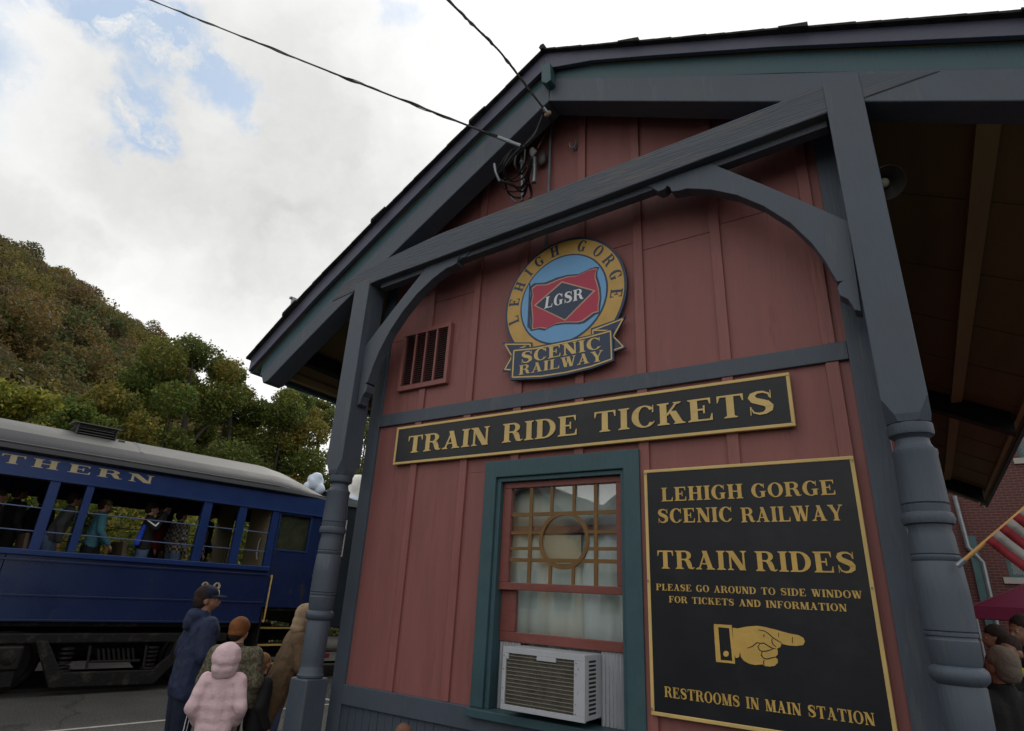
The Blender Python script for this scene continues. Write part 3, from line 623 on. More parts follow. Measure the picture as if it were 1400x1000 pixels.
# --- porch frame
beam = [xz(u, v, YF - .006) for u, v in [(1288, 96), (1190, 131), (1128, 155), (515, 384), (484, 398.5), (453, 413), (470, 386), (532, 352), (600, 320), (780, 250.5), (1062, 141), (1100, 124), (1180, 100)]]
MB().prism(beam, YF - .006, -.155).build('tie_beam', M['slate_w'], B, bevel=.008)
bx0, bz0 = xz(515, 384, YF); bx1, bz1 = xz(1128, 155, YF)
MB().hull8([(bx0, -.29, bz0 - .055), (bx1, -.29, bz1 - .055), (bx1, -.29, bz1 - .001), (bx0, -.29, bz0 - .001)],
           [(bx0, -.21, bz0 - .055), (bx1, -.21, bz1 - .055), (bx1, -.21, bz1 - .001), (bx0, -.21, bz0 - .001)]).build('beam_fillet', M['slate_w'], B, bevel=.004)
PROF = [(1.035, .10), (1.05, .102), (1.06, .094), (1.085, .092), (1.10, .085), (1.11, .082), (1.14, .088), (1.43, .093), (1.44, .088), (1.445, .094), (1.46, .109), (1.48, .113), (1.50, .109), (1.513, .095), (1.515, .090),
        (1.53, .096), (1.615, .101), (1.622, .096), (1.630, .096), (1.634, .102), (1.645, .102), (1.650, .097), (1.655, .103), (1.80, .104), (1.94, .098), (1.947, .093), (1.954, .098), (1.968, .098), (1.975, .092), (1.98, .096),
        (2.06, .092), (2.09, .086), (2.105, .090), (2.11, .090), (2.115, .104), (2.14, .112), (2.165, .104), (2.168, .096), (2.20, .099), (2.205, .093), (2.212, .099), (2.44, .094), (2.455, .098), (2.47, .097), (2.475, .088),
        (2.50, .076), (2.525, .073), (2.540, .086), (2.545, .097), (2.56, .101), (2.60, .100), (2.603, .094)]
def post(cx, ztop):
    h = .1; y0, y1 = YF - .012, -.150; cy = (y0 + y1) / 2
    o = MB().box(cx - h, cx + h, y0, y1, 0.0, 1.03).build('post', M['slate'], B, bevel=.012)
    MB().lathe([(z, r_) for z, r_ in PROF], cx, cy, 36).build('turned_shaft', M['slate'], o, smooth=True)
    mb = MB()      # square head with lamb's-tongue stops above the turning
    def oct_(z, e, c):   # half width e, corner cut c
        return [(cx + sx * a_, cy + sy * (b_ + .006), z) for sx, sy, a_, b_ in ((-1, -1, e - c, e), (1, -1, e - c, e), (1, -1, e, e - c), (1, 1, e, e - c), (1, 1, e - c, e), (-1, 1, e - c, e), (-1, 1, e, e - c), (-1, -1, e, e - c))]
    rings = [oct_(2.603, h * .93, .05), oct_(2.64, h, .045), oct_(2.72, h, .003), oct_(ztop, h, .003)]
    vs = [q_ for r_ in rings for q_ in r_]; fs = [tuple(range(7, -1, -1)), tuple(24 + k for k in range(8))]
    for i in range(3):
        for k in range(8): fs.append((i * 8 + k, i * 8 + (k + 1) % 8, (i + 1) * 8 + (k + 1) % 8, (i + 1) * 8 + k))
    mb.add(vs, fs).build('post_head', M['slate'], o)
PL, PR = -4.128, .062
post(PL, xz(497, 391, YF)[1] + .03); post(PR, xz(1155, 131, YF)[1] + .13)
# curved brackets, the right one surveyed and the left one its mirror image
bk = [(877, 254), (889, 256), (900, 262), (908, 259), (912, 254), (916, 256.5), (918, 262), (928, 261), (939, 258), (955, 258.5), (972, 259.5), (1008, 267), (1044, 282), (1080, 304.5), (1110, 333), (1128, 357), (1144.5, 385.5),
      (1152, 384.6), (1147, 388), (1144.5, 394.5), (1148, 404), (1159.5, 409.5), (1165, 417), (1168, 424), (1178, 426), (1160, 302), (1153.5, 300), (1113, 282), (1040, 251), (972, 223.5)]
bp = [xz(u, v, -.30) for u, v in bk]
MB().prism(bp, -.30, -.205).build('curved_bracket', M['slate'], B, bevel=.004)
cxm = (PL + PR) / 2
MB().prism([(2 * cxm - x, z - .03) for x, z in bp], -.30, -.205).build('curved_bracket', M['slate'], B, bevel=.004)

# --- window
Wn = MB().prism([(-2.728, .985), (-2.622, .985), (-2.622, 2.540), (-1.580, 2.540), (-1.580, .985), (-1.464, .985), (-1.464, 2.667), (-2.728, 2.667)], -.040, -.003).build('window', M['teal'], B, bevel=.006)
MB().prism([(-2.621, .985), (-2.585, .985), (-2.585, 2.508), (-1.608, 2.508), (-1.608, .985), (-1.579, .985), (-1.579, 2.539), (-2.621, 2.539)], -.018, .12).build('jamb', M['teal'], Wn, bevel=.003)
MB().box(-2.728, -1.464, -.085, .12, .93, .984).build('window_sill', M['teal'], Wn, bevel=.006)
def ring4(x0, x1, z0, z1, l, r_, b_, t):
    return [((x0, z0), (x1, z0), (x1, z0 + b_), (x0, z0 + b_)), ((x0, z1 - t), (x1, z1 - t), (x1, z1), (x0, z1)), ((x0, z0 + b_ + .0005), (x0 + l, z0 + b_ + .0005), (x0 + l, z1 - t - .0005), (x0, z1 - t - .0005)), ((x1 - r_, z0 + b_ + .0005), (x1, z0 + b_ + .0005), (x1, z1 - t - .0005), (x1 - r_, z1 - t - .0005))]
mb = MB()
for q_ in ring4(-2.584, -1.609, 1.74, 2.507, .075, .05, .05, .045): mb.prism(list(q_), .02, .06)
mb.build('upper_sash', M['red_s'], Wn, bevel=.004)
mb = MB()
for q_ in ring4(-2.584, -1.609, 1.402, 1.775, .125, .03, .063, .035): mb.prism(list(q_), .064, .10)
mb.build('lower_sash', M['red_s'], Wn, bevel=.004)
MB().box(-2.51, -1.66, .045, .049, 1.785, 2.465).build('glass_pane', M['glass'], Wn)
MB().box(-2.46, -1.638, .085, .089, 1.46, 1.745).build('glass_pane', M['glass'], Wn)
def mun(x0, z0, x1, z1, w_=.026):
    if abs(x1 - x0) < 1e-6: mb = MB().box(x0 - w_ / 2, x0 + w_ / 2, .030, .0445, z0, z1)
    else: mb = MB().box(x0, x1, .032, .0443, z0 - w_ / 2, z0 + w_ / 2)
    mb.build('muntin', M['muntin'], Wn)
ccx, ccz, crx, crz = -2.063, 2.082, .185, .182
gx0, gx1, gz0, gz1 = -2.51, -1.66, 1.79, 2.462
mun(-2.338, gz0, -2.338, gz1); mun(-1.815, gz0, -1.815, gz1)
for z_ in (1.945, 2.265): mun(gx0, z_, gx1, z_)
for z_ in (2.135, 2.025): mun(gx0, z_, ccx - crx + .004, z_, .022); mun(ccx + crx - .004, z_, gx1, z_, .022)
for x_ in (-2.165, -1.985): mun(x_, gz0, x_, ccz - crz + .012, .022); mun(x_, ccz + crz - .012, x_, gz1, .022)
mb = MB(); nn = 48
for i in range(nn):
    t0, t1 = 2 * math.pi * i / nn, 2 * math.pi * (i + 1) / nn
    P_ = lambda t, r_, y: (ccx + (crx + r_) * math.cos(t), y, ccz + (crz + r_) * math.sin(t))
    mb.hull8([P_(t0, -.013, .0285), P_(t0, .013, .0285), P_(t1, .013, .0285), P_(t1, -.013, .0285)], [P_(t0, -.013, .0446), P_(t0, .013, .0446), P_(t1, .013, .0446), P_(t1, -.013, .0446)])
mb.build('round_muntin', M['muntin'], Wn)
# meeting rail of the inner sash seen through the glass, curtains and the blind behind
MB().box(-2.58, -1.61, .101, .135, 2.135, 2.19).build('inner_rail', M['red_s'], Wn, bevel=.004)
def curtain(x0, x1, z0, z1, y, name, m, amp=.012, n=60, ph=0):
    vs, fs = [], []
    for i in range(n + 1):
        x = x0 + (x1 - x0) * i / n; yy = y + amp * math.sin(i * .9 + ph) + amp * .7 * math.sin(i * .37 + 1.3 + ph)
        for z in (z0, (z0 + z1) / 2, z1): vs.append((x, yy + (amp * .4 * math.sin(i * 1.3) if z == z0 else 0), z))
    for i in range(n):
        for j in range(2): fs.append((i * 3 + j, (i + 1) * 3 + j, (i + 1) * 3 + j + 1, i * 3 + j + 1))
    mb = MB(); mb.add(vs, fs); o = mb.build(name, m, Wn, smooth=True); s_ = o.modifiers.new('solid', 'SOLIDIFY'); s_.thickness = .003; return o
curtain(-2.75, -1.50, 1.30, 2.132, .15, 'curtain', M['curtain'])
curtain(-2.75, -1.50, 2.195, 2.52, .16, 'curtain', M['curtain'], .008, 50, 2)
MB().box(-2.30, -1.97, .118, .121, 1.93, 2.125).build('paper_notice', mat('cream_paper', (.50, .46, .36), .8, var=.04), Wn)
MB().box(-2.6, -1.59, .28, .30, .98, 2.52).build('blind', mat('dim_blind', (.16, .17, .15), .8), Wn)
# accordion side panels of the window unit
for x0_, x1_ in ((-2.584, -2.41), (-1.80, -1.609)):
    n = int((x1_ - x0_) / .012); vs = []
    for i in range(n + 1):
        x = x0_ + (x1_ - x0_) * i / n; vs += [(x, .070 if i % 2 else .080, .985), (x, .070 if i % 2 else .080, 1.40)]
    mb = MB(); mb.add(vs, [(2 * i, 2 * i + 2, 2 * i + 3, 2 * i + 1) for i in range(n)]); o = mb.build('accordion_panel', M['accord'], Wn); o.modifiers.new('solid', 'SOLIDIFY').thickness = .003

# --- gable vent
V = MB().prism([(-3.80, 3.405), (-3.215, 3.405), (-3.215, 3.45), (-3.80, 3.45)], -.045, -.003)
V.prism([(-3.80, 3.955), (-3.215, 3.955), (-3.215, 3.995), (-3.80, 3.995)], -.045, -.003)
for xa, xb in ((-3.80, -3.765), (-3.25, -3.215)): V.prism([(xa, 3.4505), (xb, 3.4505), (xb, 3.9545), (xa, 3.9545)], -.045, -.003)
for k in (1, 2, 3):
    xc = -3.765 + .515 * k / 4; V.prism([(xc - .009, 3.4505), (xc + .009, 3.4505), (xc + .009, 3.9545), (xc - .009, 3.9545)], -.042, -.003)
V = V.build('gable_vent', M['red_b'], B, bevel=.002)
MB().box(-3.765, -3.25, -.006, -.001, 3.45, 3.955).build('vent_backing', M['blackhole'], V)
for k in range(4):
    mb = MB(); xa = -3.765 + .515 * k / 4 + .011; xb = -3.765 + .515 * (k + 1) / 4 - .011
    for i in range(24):
        z_ = 3.458 + i * .0208
        mb.add([(xa, -.036, z_), (xb, -.036, z_), (xb, -.010, z_ + .018), (xa, -.010, z_ + .018), (xa, -.036, z_ + .003), (xb, -.036, z_ + .003), (xb, -.010, z_ + .021), (xa, -.010, z_ + .021)], [(0, 3, 2, 1), (4, 5, 6, 7), (0, 1, 5, 4), (1, 2, 6, 5), (2, 3, 7, 6), (3, 0, 4, 7)])
    mb.build('louver_bank', M['vent'], V)
# conduits on the gable wall
pz = wp(754, 158, -.03); pz2 = wp(753, 300, -.03)
MB().tube([(pz.x, -.035, pz.z), (pz.x, -.035, pz2.z - .6)], .012, 8).build('conduit', M['conduit'], B, smooth=True)

# ================================================================== SIGNS
def framed_sign(name, label, x0, x1, z0, z1, fw=.032):
    s = thing(name, label, 'sign', ((x0 + x1) / 2, -.03, z0))
    MB().box(x0 + .004, x1 - .004, -.046, -.0215, z0 + .004, z1 - .004).build('board', M['black'], s)
    mb = MB()
    for q_ in ring4(x0, x1, z0, z1, fw, fw, fw, fw): mb.prism(list(q_), -.051, -.022)
    mb.build('frame', M['gold_l'], s, bevel=.003)
    return s
S1 = framed_sign('ticket_sign', 'long black sign with gold letters reading TRAIN RIDE TICKETS above the window', -3.728, -.484, 2.715, 3.052, .021)
def wrd(text, BLp, TLp, BRp, s, y, m, **k):
    bl = xz(*BLp, y); tl = xz(*TLp, y); br = xz(*BRp, y)
    x0, x1 = bl[0], br[0]; z0, z1 = bl[1], tl[1]
    word(text, (x0, z1), (x1, z1), (x0, z0), (x1, z0), y, m, s, **k)
Y1 = -.0465
for t_, xa, xb in (('TRAIN', -3.575, -2.700), ('RIDE', -2.575, -1.915), ('TICKETS', -1.790, -.585)):
    word(t_, (xa, 2.955), (xb, 2.955), (xa, 2.805), (xb, 2.805), Y1, M['gold_l'], S1, depth=.006)
S2 = framed_sign('station_notice_board', 'large black notice board with gold lettering and a pointing hand beside the window', -1.428, -.216, 1.107, 2.515, .020)
for t_, bl, tl, br in (('LEHIGH', (904.6, 686), (903.8, 667.5), (1016.5, 680)), ('GORGE', (1028, 681), (1027, 662), (1144, 677)),
                       ('SCENIC', (899.5, 715.5), (899, 696.5), (1002, 712)), ('RAILWAY', (1014, 714.5), (1013, 694.5), (1155, 711)),
                       ('TRAIN', (899, 777.5), (898, 753), (1022, 779)), ('RIDES', (1034, 781), (1033, 754), (1172.5, 783))):
    wrd(t_, bl, tl, br, S2, Y1, M['gold'], depth=.003)
def small(text, x0, x1, z0, z1): word(text, (x0, z1), (x1, z1), (x0, z0), (x1, z0), Y1, M['gold'], S2, depth=.0015, single=False, name='small_lettering', space=.55)
small('PLEASE GO AROUND TO SIDE WINDOW', -1.372, -.276, 1.778, 1.815)
small('FOR TICKETS AND INFORMATION', -1.295, -.355, 1.712, 1.748)
small('RESTROOMS IN MAIN STATION', -1.345, -.304, 1.208, 1.262)
def hp(x, y): return xz(960 + x / 9.333, 840 + y / 9.333, Y1)
hand = [(388, 172), (450, 182), (560, 160), (700, 148), (800, 163), (950, 200), (1100, 243), (1230, 268), (1290, 300), (1312, 350), (1288, 393), (1200, 405), (1100, 398), (1012, 378), (1000, 418), (955, 440), (966, 470), (964, 515), (930, 545),
        (964, 575), (966, 620), (925, 658), (860, 668), (800, 660), (770, 640), (680, 648), (600, 632), (530, 592), (495, 545), (482, 490), (470, 550), (430, 560), (405, 500)]
MB().prism([hp(*p_) for p_ in hand], Y1 - .0015, Y1).build('pointing_hand', M['gold'], S2)
mb = MB()
for q_ in ([(150, 125), (380, 140), (378, 182), (150, 160)], [(150, 160), (205, 163), (238, 585), (178, 600)], [(345, 180), (381, 182), (420, 600), (386, 592)], [(178, 600), (238, 584), (420, 600), (420, 632), (182, 608)]):
    mb.prism([hp(*p_) for p_ in q_], Y1 - .0022 + .0004 * len(mb.v) / 30, Y1)
mb.prism([hp(305 + 36 * math.cos(t * .5236), 505 + 38 * math.sin(t * .5236)) for t in range(12)], Y1 - .0022, Y1)
mb.build('shirt_cuff', M['gold'], S2)
mb = MB(); kk = 0
for pl, wd in (([(720, 200), (800, 215), (850, 250), (900, 297), (1020, 372)], 12), ([(893, 310), (890, 345), (905, 385), (945, 418)], 12), ([(575, 432), (640, 412), (700, 362), (745, 372), (790, 368), (850, 408), (905, 438), (940, 442)], 13),
               ([(740, 378), (712, 410), (730, 455), (765, 474), (830, 468), (900, 445)], 13), ([(765, 480), (755, 525), (785, 560), (830, 572), (890, 556), (965, 543)], 14), ([(795, 578), (782, 610), (792, 650)], 13), ([(797, 258), (785, 275), (790, 294)], 12), ([(975, 235), (976, 292)], 12), ([(1152, 292), (1152, 368)], 13), ([(482, 490), (482, 555)], 12)):
    for poly in _stroke(pl, [wd * .6] + [wd] * (len(pl) - 2) + [wd * .6]):
        kk += 1; mb.prism([hp(*p_) for p_ in poly], Y1 - .0022 - .00008 * (kk % 7), Y1 - .0014)
mb.build('hand_line', M['black'], S2)
mb = MB()
for x_, z_ in ((-1.42, 2.49), (-1.42, 1.83), (-1.42, 1.14), (-.226, 2.49), (-.226, 1.83), (-.226, 1.14)): mb.prism([(x_ + .006 * math.cos(t), z_ + .006 * math.sin(t)) for t in [k * math.pi / 4 for k in range(8)]], -.061, -.057)
mb.build('screw_head', M['galv'], S2)

# --- round railway emblem
LG = thing('railway_emblem', 'round gold and blue emblem with red flag and ribbon on the gable wall', 'sign', (-2.06, -.03, 3.3))
ecx, ecz, er = -2.064, 3.945 + .05, .548
E1 = [xz(u, v, -.05) for u, v in ((691, 432), (795, 325), (857, 385))]
ecx = (E1[0][0] + E1[2][0]) / 2; er = (E1[2][0] - E1[0][0]) / 2; ecz = E1[1][1] + .028 - er
def disc(r_, y0, y1, n=72): return MB().prism([(ecx + r_ * math.cos(2 * math.pi * k / n), ecz + r_ * math.sin(2 * math.pi * k / n)) for k in range(n)], y0, y1)
disc(er, -.050, -.022).build('backing_disc', M['navy'], LG)
disc(er - .020, -.0525, -.05).build('gold_ring', M['gold_ring'], LG)
disc(er * .722, -.0545, -.0525).build('inner_rim', M['navy'], LG)
disc(er * .697, -.0565, -.0545).build('sky_disc', M['skyblue'], LG)
for ch, u, v in (('L', 703, 438), ('E', 703.7, 413.6), ('H', 712, 392.6), ('I', 724.8, 374.3), ('G', 738.4, 360), ('H', 758.7, 345.8), ('G', 794.7, 339.7), ('O', 816.4, 345.8), ('R', 829.3, 358.7), ('G', 838.8, 377), ('E', 840, 401.4)):
    x_, z_ = xz(u, v, -.053); an = math.atan2(z_ - ecz, x_ - ecx); rr = er * .855
    x_, z_ = ecx + rr * math.cos(an), ecz + rr * math.sin(an); h_ = .098; w_ = GL[ch][1] * h_ * .92
    ux, uz = math.cos(an - math.pi / 2), math.sin(an - math.pi / 2); vx, vz = math.cos(an), math.sin(an)
    def fm(gx, gy, d, ch=ch):
        a_ = gx / GL[ch][1] * w_ - w_ / 2; b_ = gy * h_ - h_ / 2; return (x_ + a_ * ux + b_ * vx, -.0526 - d, z_ + a_ * uz + b_ * vz)
    glyph_mb(ch, fm, .002).build('letter', M['navy'], LG)
def lp(x, y): return xz(680 + x / 7.368, 320 + y / 7.368, -.057)
def lp2(x, y): return xz(680 + x / 7.368, 420 + y / 7.368, -.057)
flag = [(355, 555), (400, 522), (500, 518), (560, 495), (620, 468), (700, 440), (790, 430), (850, 405), (910, 375), (960, 360), (1003, 360), (983, 400), (980, 450), (1000, 510), (1015, 570), (1022, 650), (1010, 720), (1012, 778), (960, 790), (900, 837), (850, 872), (800, 884), (680, 884), (600, 897), (550, 920), (500, 948), (440, 938), (372, 952), (358, 950), (365, 860), (358, 780), (350, 700), (366, 620)]
fc = Vector((sum(p_[0] for p_ in flag) / len(flag), sum(p_[1] for p_ in flag) / len(flag)))
def grow(P_, k): return [(fc.x + (x - fc.x) * (1 + k / max(abs(x - fc.x), 60) * (1 if abs(x - fc.x) > 60 else abs(x - fc.x) / 60)), fc.y + (y - fc.y) * (1 + k / max(abs(y - fc.y), 60) * (1 if abs(y - fc.y) > 60 else abs(y - fc.y) / 60))) for x, y in P_]
clip = lambda P_: [(ecx + (p_[0] - ecx) * min(1, er * .70 / max(math.hypot(p_[0] - ecx, p_[1] - ecz), 1e-6)), ecz + (p_[1] - ecz) * min(1, er * .70 / max(math.hypot(p_[0] - ecx, p_[1] - ecz), 1e-6))) for p_ in P_]
MB().prism(clip([lp(*p_) for p_ in grow(flag, 26)]), -.0580, -.0565).build('flag_outline', M['navy'], LG)
MB().prism(clip([lp(*p_) for p_ in grow(flag, 9)]), -.0588, -.0580).build('flag_edge', M['pinkline'], LG)
MB().prism([lp(*p_) for p_ in flag], -.0596, -.0588).build('flag_field', M['crimson'], LG)
MB().prism(clip([lp(*p_) for p_ in ((303, 490), (332, 500), (332, 965), (303, 935))]), -.0600, -.0565).build('flag_pole', M['navy'], LG)
MB().prism([lp(*p_) for p_ in ((368, 724), (652, 478), (992, 572), (684, 878))], -.0604, -.0596).build('diamond_edge', M['pinkline'], LG)
MB().prism([lp(*p_) for p_ in ((390, 722), (655, 494), (965, 577), (682, 862))], -.0612, -.0604).build('diamond', M['navy'], LG)
word('LGSR', lp(492, 640), lp(868, 548), lp(474, 757), lp(872, 656), -.0613, M['white'], LG, depth=.002, name='letter', italic=0)
# ribbon
RY = -.062
def rib(pts, y0, m, nm): MB().prism([lp2(*p_) for p_ in pts], y0, y0 + .004).build(nm, m, LG)
tailL_o = [(52, 358), (352, 358), (352, 440), (172, 460), (172, 655), (52, 650), (140, 500)]
tailR_o = [(945, 218), (1290, 95), (1185, 300), (1300, 410), (1150, 465), (1150, 300), (950, 310)]
MB().prism([lp2(*p_) for p_ in tailL_o], -.062, -.045).build('ribbon_tail', M['navy'], LG)
MB().prism([lp2(*p_) for p_ in tailR_o], -.062, -.045).build('ribbon_tail', M['navy'], LG)
def outline(pts, w_, y0, closed=True):
    mb = MB(); P_ = pts + ([pts[0]] if closed else [])
    for i in range(len(P_) - 1):
        poly = _stroke([P_[i], P_[i + 1]], [w_, w_])[0]; mb.prism([lp2(*p_) for p_ in poly], y0 - .0002 * (i % 2), y0 + .001)
    return mb
outline([(80, 378), (335, 378), (335, 432), (178, 440), (290, 395)], 12, -.063, False).build('ribbon_outline', M['gold_l'], LG)
outline([(80, 378), (152, 500), (78, 632), (165, 634)], 12, -.063, False).build('ribbon_outline', M['gold_l'], LG)
outline([(965, 300), (965, 237), (1268, 122), (1170, 298), (1272, 402), (1165, 440)], 12, -.063, False).build('ribbon_outline', M['gold_l'], LG)
outline([(965, 237), (1150, 240)], 12, -.0634, False).build('ribbon_outline', M['gold_l'], LG)
ro = [(155, 428), (400, 402), (700, 340), (960, 285), (1168, 228), (1182, 548), (960, 628), (700, 690), (450, 728), (138, 742)]
ri = [(178, 446), (400, 424), (700, 364), (950, 305), (1148, 250), (1160, 532), (950, 606), (700, 665), (450, 703), (162, 714)]
MB().prism([lp2(*p_) for p_ in ro], -.072, -.045).build('ribbon', M['navy'], LG)
outline(ri, 13, -.0735).build('ribbon_outline', M['gold_l'], LG)
word('SCENIC', lp2(252, 462), lp2(1048, 308), lp2(246, 580), lp2(1058, 425), -.0723, M['gold_l'], LG, depth=.002)
word('RAILWAY', lp2(232, 598), lp2(1078, 440), lp2(226, 692), lp2(1080, 548), -.0723, M['gold_l'], LG, depth=.002)

# ================================================================== THINGS FIXED TO THE BUILDING
# window air conditioner
ay = -.15
al, at = xz(688, 884, ay); ar, _ = xz(803, 903, ay); _, ab = xz(688, 970, ay); ar = -1.80 if abs(ar + 1.80) < .06 else ar
AC = thing('air_conditioner', 'white window air conditioner with a dark rear grille under the lower sash', 'air conditioner', ((al + ar) / 2, -.03, ab))
MB().box(al, ar, ay + .02, .11, ab + .004, at).build('casing', M['acwhite'], AC, bevel=.006)
mb = MB()
for q_ in ring4(al, ar, ab, at, .028, .075, .030, .035): mb.prism(list(q_), ay, ay + .0195)
mb.prism([(al + .26, at - .060), (al + .40, at - .060), (al + .40, at - .0355), (al + .26, at - .0355)], ay - .002, ay + .0195)
mb.prism([(al + .0285, at - .07), (al + .045, at - .07), (al + .045, at - .0355), (al + .0285, at - .0355)], ay - .001, ay + .0195)
mb.build('front_frame', M['acwhite'], AC, bevel=.002)
MB().box(al + .028, ar - .0755, ay + .012, ay + .0195, ab + .031, at - .036).build('condenser', M['acdark'], AC)
nbar = 13
for i in range(nbar):
    z_ = ab + .045 + (at - ab - .095) * i / (nbar - 1)
    MB().box(al + .0285, ar - .076, ay + .003, ay + .0075, z_ - .0018, z_ + .0018).build('grille_bar', M['acfin'], AC)
for i in range(13):
    z_ = ab + .04 + (at - ab - .08) * i / 12
    MB().box(ar - .004, ar + .0012, ay + .055, ay + .150, z_ - .006, z_ + .006).build('side_slot', M['blackhole'], AC)
mb = MB()
for (x_, z_) in ((al + .012, at - .05), (al + .012, at - .13), (al + .012, ab + .12), (al + .012, ab + .05), (ar - .06, at - .05), (ar - .06, at - .11), (ar - .06, ab + .09), (ar - .062, ab + .04), (ar - .045, at - .08)):
    mb.prism([(x_ + .004 * math.cos(t), z_ + .004 * math.sin(t)) for t in [k * math.pi / 3 for k in range(6)]], ay - .0025, ay - .0005)
mb.build('screw_head', M['galv'], AC)

# eye hook on the gable
q = wp(784.5, 200, -.03)
HK = thing('wall_hook', 'small grey ornate metal hook on the gable wall right of the conduit', 'hook', (q.x, -.02, q.z))
MB().lathe([(0, .022), (.004, .022)], 0, 0, 12)
MB().ell((q.x, -.012, q.z), (.022, .010, .034)).build('plate', M['galv'], HK, smooth=True)
for sx in (-1, 1):
    MB().tube([(q.x, -.02, q.z - .02), (q.x + sx * .03, -.045, q.z - .005), (q.x + sx * .034, -.05, q.z + .03), (q.x + sx * .02, -.045, q.z + .042)], .0055, 6).build('prong', M['galv'], HK, smooth=True)
MB().tube([(q.x, -.02, q.z - .02), (q.x, -.06, q.z - .045), (q.x, -.075, q.z - .02)], .006, 6).build('prong', M['galv'], HK, smooth=True)
# flood lamp under the eave
q = wp(1213, 250, .12)
LM = thing('floodlight', 'round dark dish lamp under the eave behind the right porch post', 'lamp', (q.x, .12, q.z))
ax = Vector((.25, -.55, -.45)).normalized(); rt = ax.to_track_quat('Z', 'Y').to_matrix()
pr = [(-.10, .028), (-.09, .045), (-.05, .075), (0, .105), (.004, .112), (.006, .106), (-.04, .07), (-.07, .04)]
mb = MB(); tmp = MB().lathe(pr, 0, 0, 24); mb.add([tuple(q + rt @ Vector(v_)) for v_ in tmp.v], tmp.f[:-2]); mb.build('dish', M['darkmetal'], LM, smooth=True)
MB().ell(q - ax * .05, (.032, .032, .032)).build('bulb', mat('unlit_bulb', (.5, .48, .42), .2), LM, smooth=True)
MB().tube([q - ax * .09, q - ax * .16 + Vector((0, .05, .05)), (q.x - .02, .25, zf(q.x) - .02)], .014, 8).build('arm', M['darkmetal'], LM, smooth=True)

# rope coil by the left bracket
q = wp(540, 372, -.05)
RC = thing('rope_coil', 'loop of pale rope hanging behind the top of the left bracket', 'rope', (q.x, -.05, q.z))
MB().tube([(q.x + .045 * math.cos(t) + .02 * math.sin(t), -.06 + .01 * math.sin(2 * t), q.z + .085 * math.sin(t)) for t in [k * math.pi / 10 for k in range(19)]], .008, 6).build('loop', mat('pale_rope', (.34, .35, .33), .8), RC, smooth=True)
MB().tube([(q.x + .02, -.05, q.z + .05), (q.x + .03, -.045, q.z + .12), (q.x + .02, -.03, q.z + .2)], .007, 6).build('tail', mat('rope_end', (.30, .31, .29), .8), RC, smooth=True)

# service entrance on the gable
def cable(pts, r_, name, parent, m, n=6, sub=10, wob=0.0, smooth=True):
    P_ = [Vector(p_) for p_ in pts]; out = []
    for i in range(len(P_) - 1):
        p0_, p1_, p2_, p3_ = P_[max(i - 1, 0)], P_[i], P_[i + 1], P_[min(i + 2, len(P_) - 1)]
        for k in range(sub):
            t = k / sub; out.append(.5 * ((2 * p1_) + (-p0_ + p2_) * t + (2 * p0_ - 5 * p1_ + 4 * p2_ - p3_) * t * t + (-p0_ + 3 * p1_ - 3 * p2_ + p3_) * t ** 3))
    out.append(P_[-1])
    if wob: out = [p_ + Vector((random.uniform(-wob, wob), random.uniform(-wob, wob), random.uniform(-wob, wob))) for p_ in out]
    return MB().tube(out, r_, n).build(name, m, parent, smooth=smooth)
SE = thing('service_entrance', 'tangle of looped black wires and grey conduits on the gable wall behind the beam', 'electrical wiring', (-2.4, -.1, 5.0))
def w3(u, v, y): return tuple(wp(u, v, y))
mast = [w3(713, 213, -.09), w3(713, 240, -.09), w3(714, 275, -.09)]
MB().tube([mast[0], mast[2]], .014, 8).build('insulator_rod', M['galv'], SE, smooth=True)
for t in (.15, .4, .55, .8):
    p_ = Vector(mast[0]).lerp(Vector(mast[2]), t); MB().ell(p_, (.024, .024, .012)).build('insulator', M['acwhite'], SE, smooth=True)
MB().tube([w3(731, 216, -.08), w3(731, 235, -.08), w3(730, 250, -.08)], [.018, .018, .022], 8).build('weatherhead', M['galv'], SE, smooth=True)
MB().ell(w3(728, 208, -.09), (.03, .03, .05)).build('porcelain_knob', M['acwhite'], SE, smooth=True)
MB().tube([w3(727, 214, -.09), w3(733, 206, -.09)], .014, 8).build('porcelain_knob', M['acwhite'], SE, smooth=True)
MB().tube([w3(751, 172, -.06), w3(735, 203, -.08)], .006, 6).build('ground_wire', mat('copper_wire', (.32, .16, .09), .4, metal=.6), SE, smooth=True)
MB().ell(w3(741, 216, -.05), (.05, .03, .09)).build('junction_box', M['darkmetal'], SE, smooth=True)
loops = [[(712, 200), (700, 215), (690, 232), (700, 248), (716, 243), (722, 232), (724, 214)], [(712, 202), (693, 222), (688, 236), (694, 250), (712, 256), (722, 240), (727, 216)],
         [(712, 200), (695, 210), (684, 226), (680, 240), (690, 258), (706, 262), (720, 250), (728, 222)], [(675, 224), (678, 236), (684, 246), (700, 252), (712, 262), (720, 256), (724, 235)],
         [(718, 205), (716, 225), (708, 240), (696, 245), (688, 234), (692, 222)], [(690, 244), (694, 262), (704, 270), (716, 268), (722, 250)], [(728, 225), (722, 240), (727, 262), (726, 275)], [(700, 205), (690, 222), (689, 240)],
         [(735, 176), (728, 190), (716, 200)], [(715, 202), (724, 192), (733, 180), (742, 158)], [(717, 240), (722, 250), (726, 268), (720, 276)], [(708, 205), (704, 225), (712, 238), (720, 228)]]
for i, lpts in enumerate(loops):
    cable([w3(u, v, -.40 + .28 * min(max((v - 225) / 45, 0), 1) - .03 * math.sin(i * 1.7 + k)) for k, (u, v) in enumerate(lpts)], .0075 + .0025 * (i % 2), 'looped_wire', SE, M['rubber'])
cable([w3(676, 224, -.42), w3(678, 236, -.40), w3(683, 248, -.36)], .011, 'pale_wire_end', SE, M['galv'])
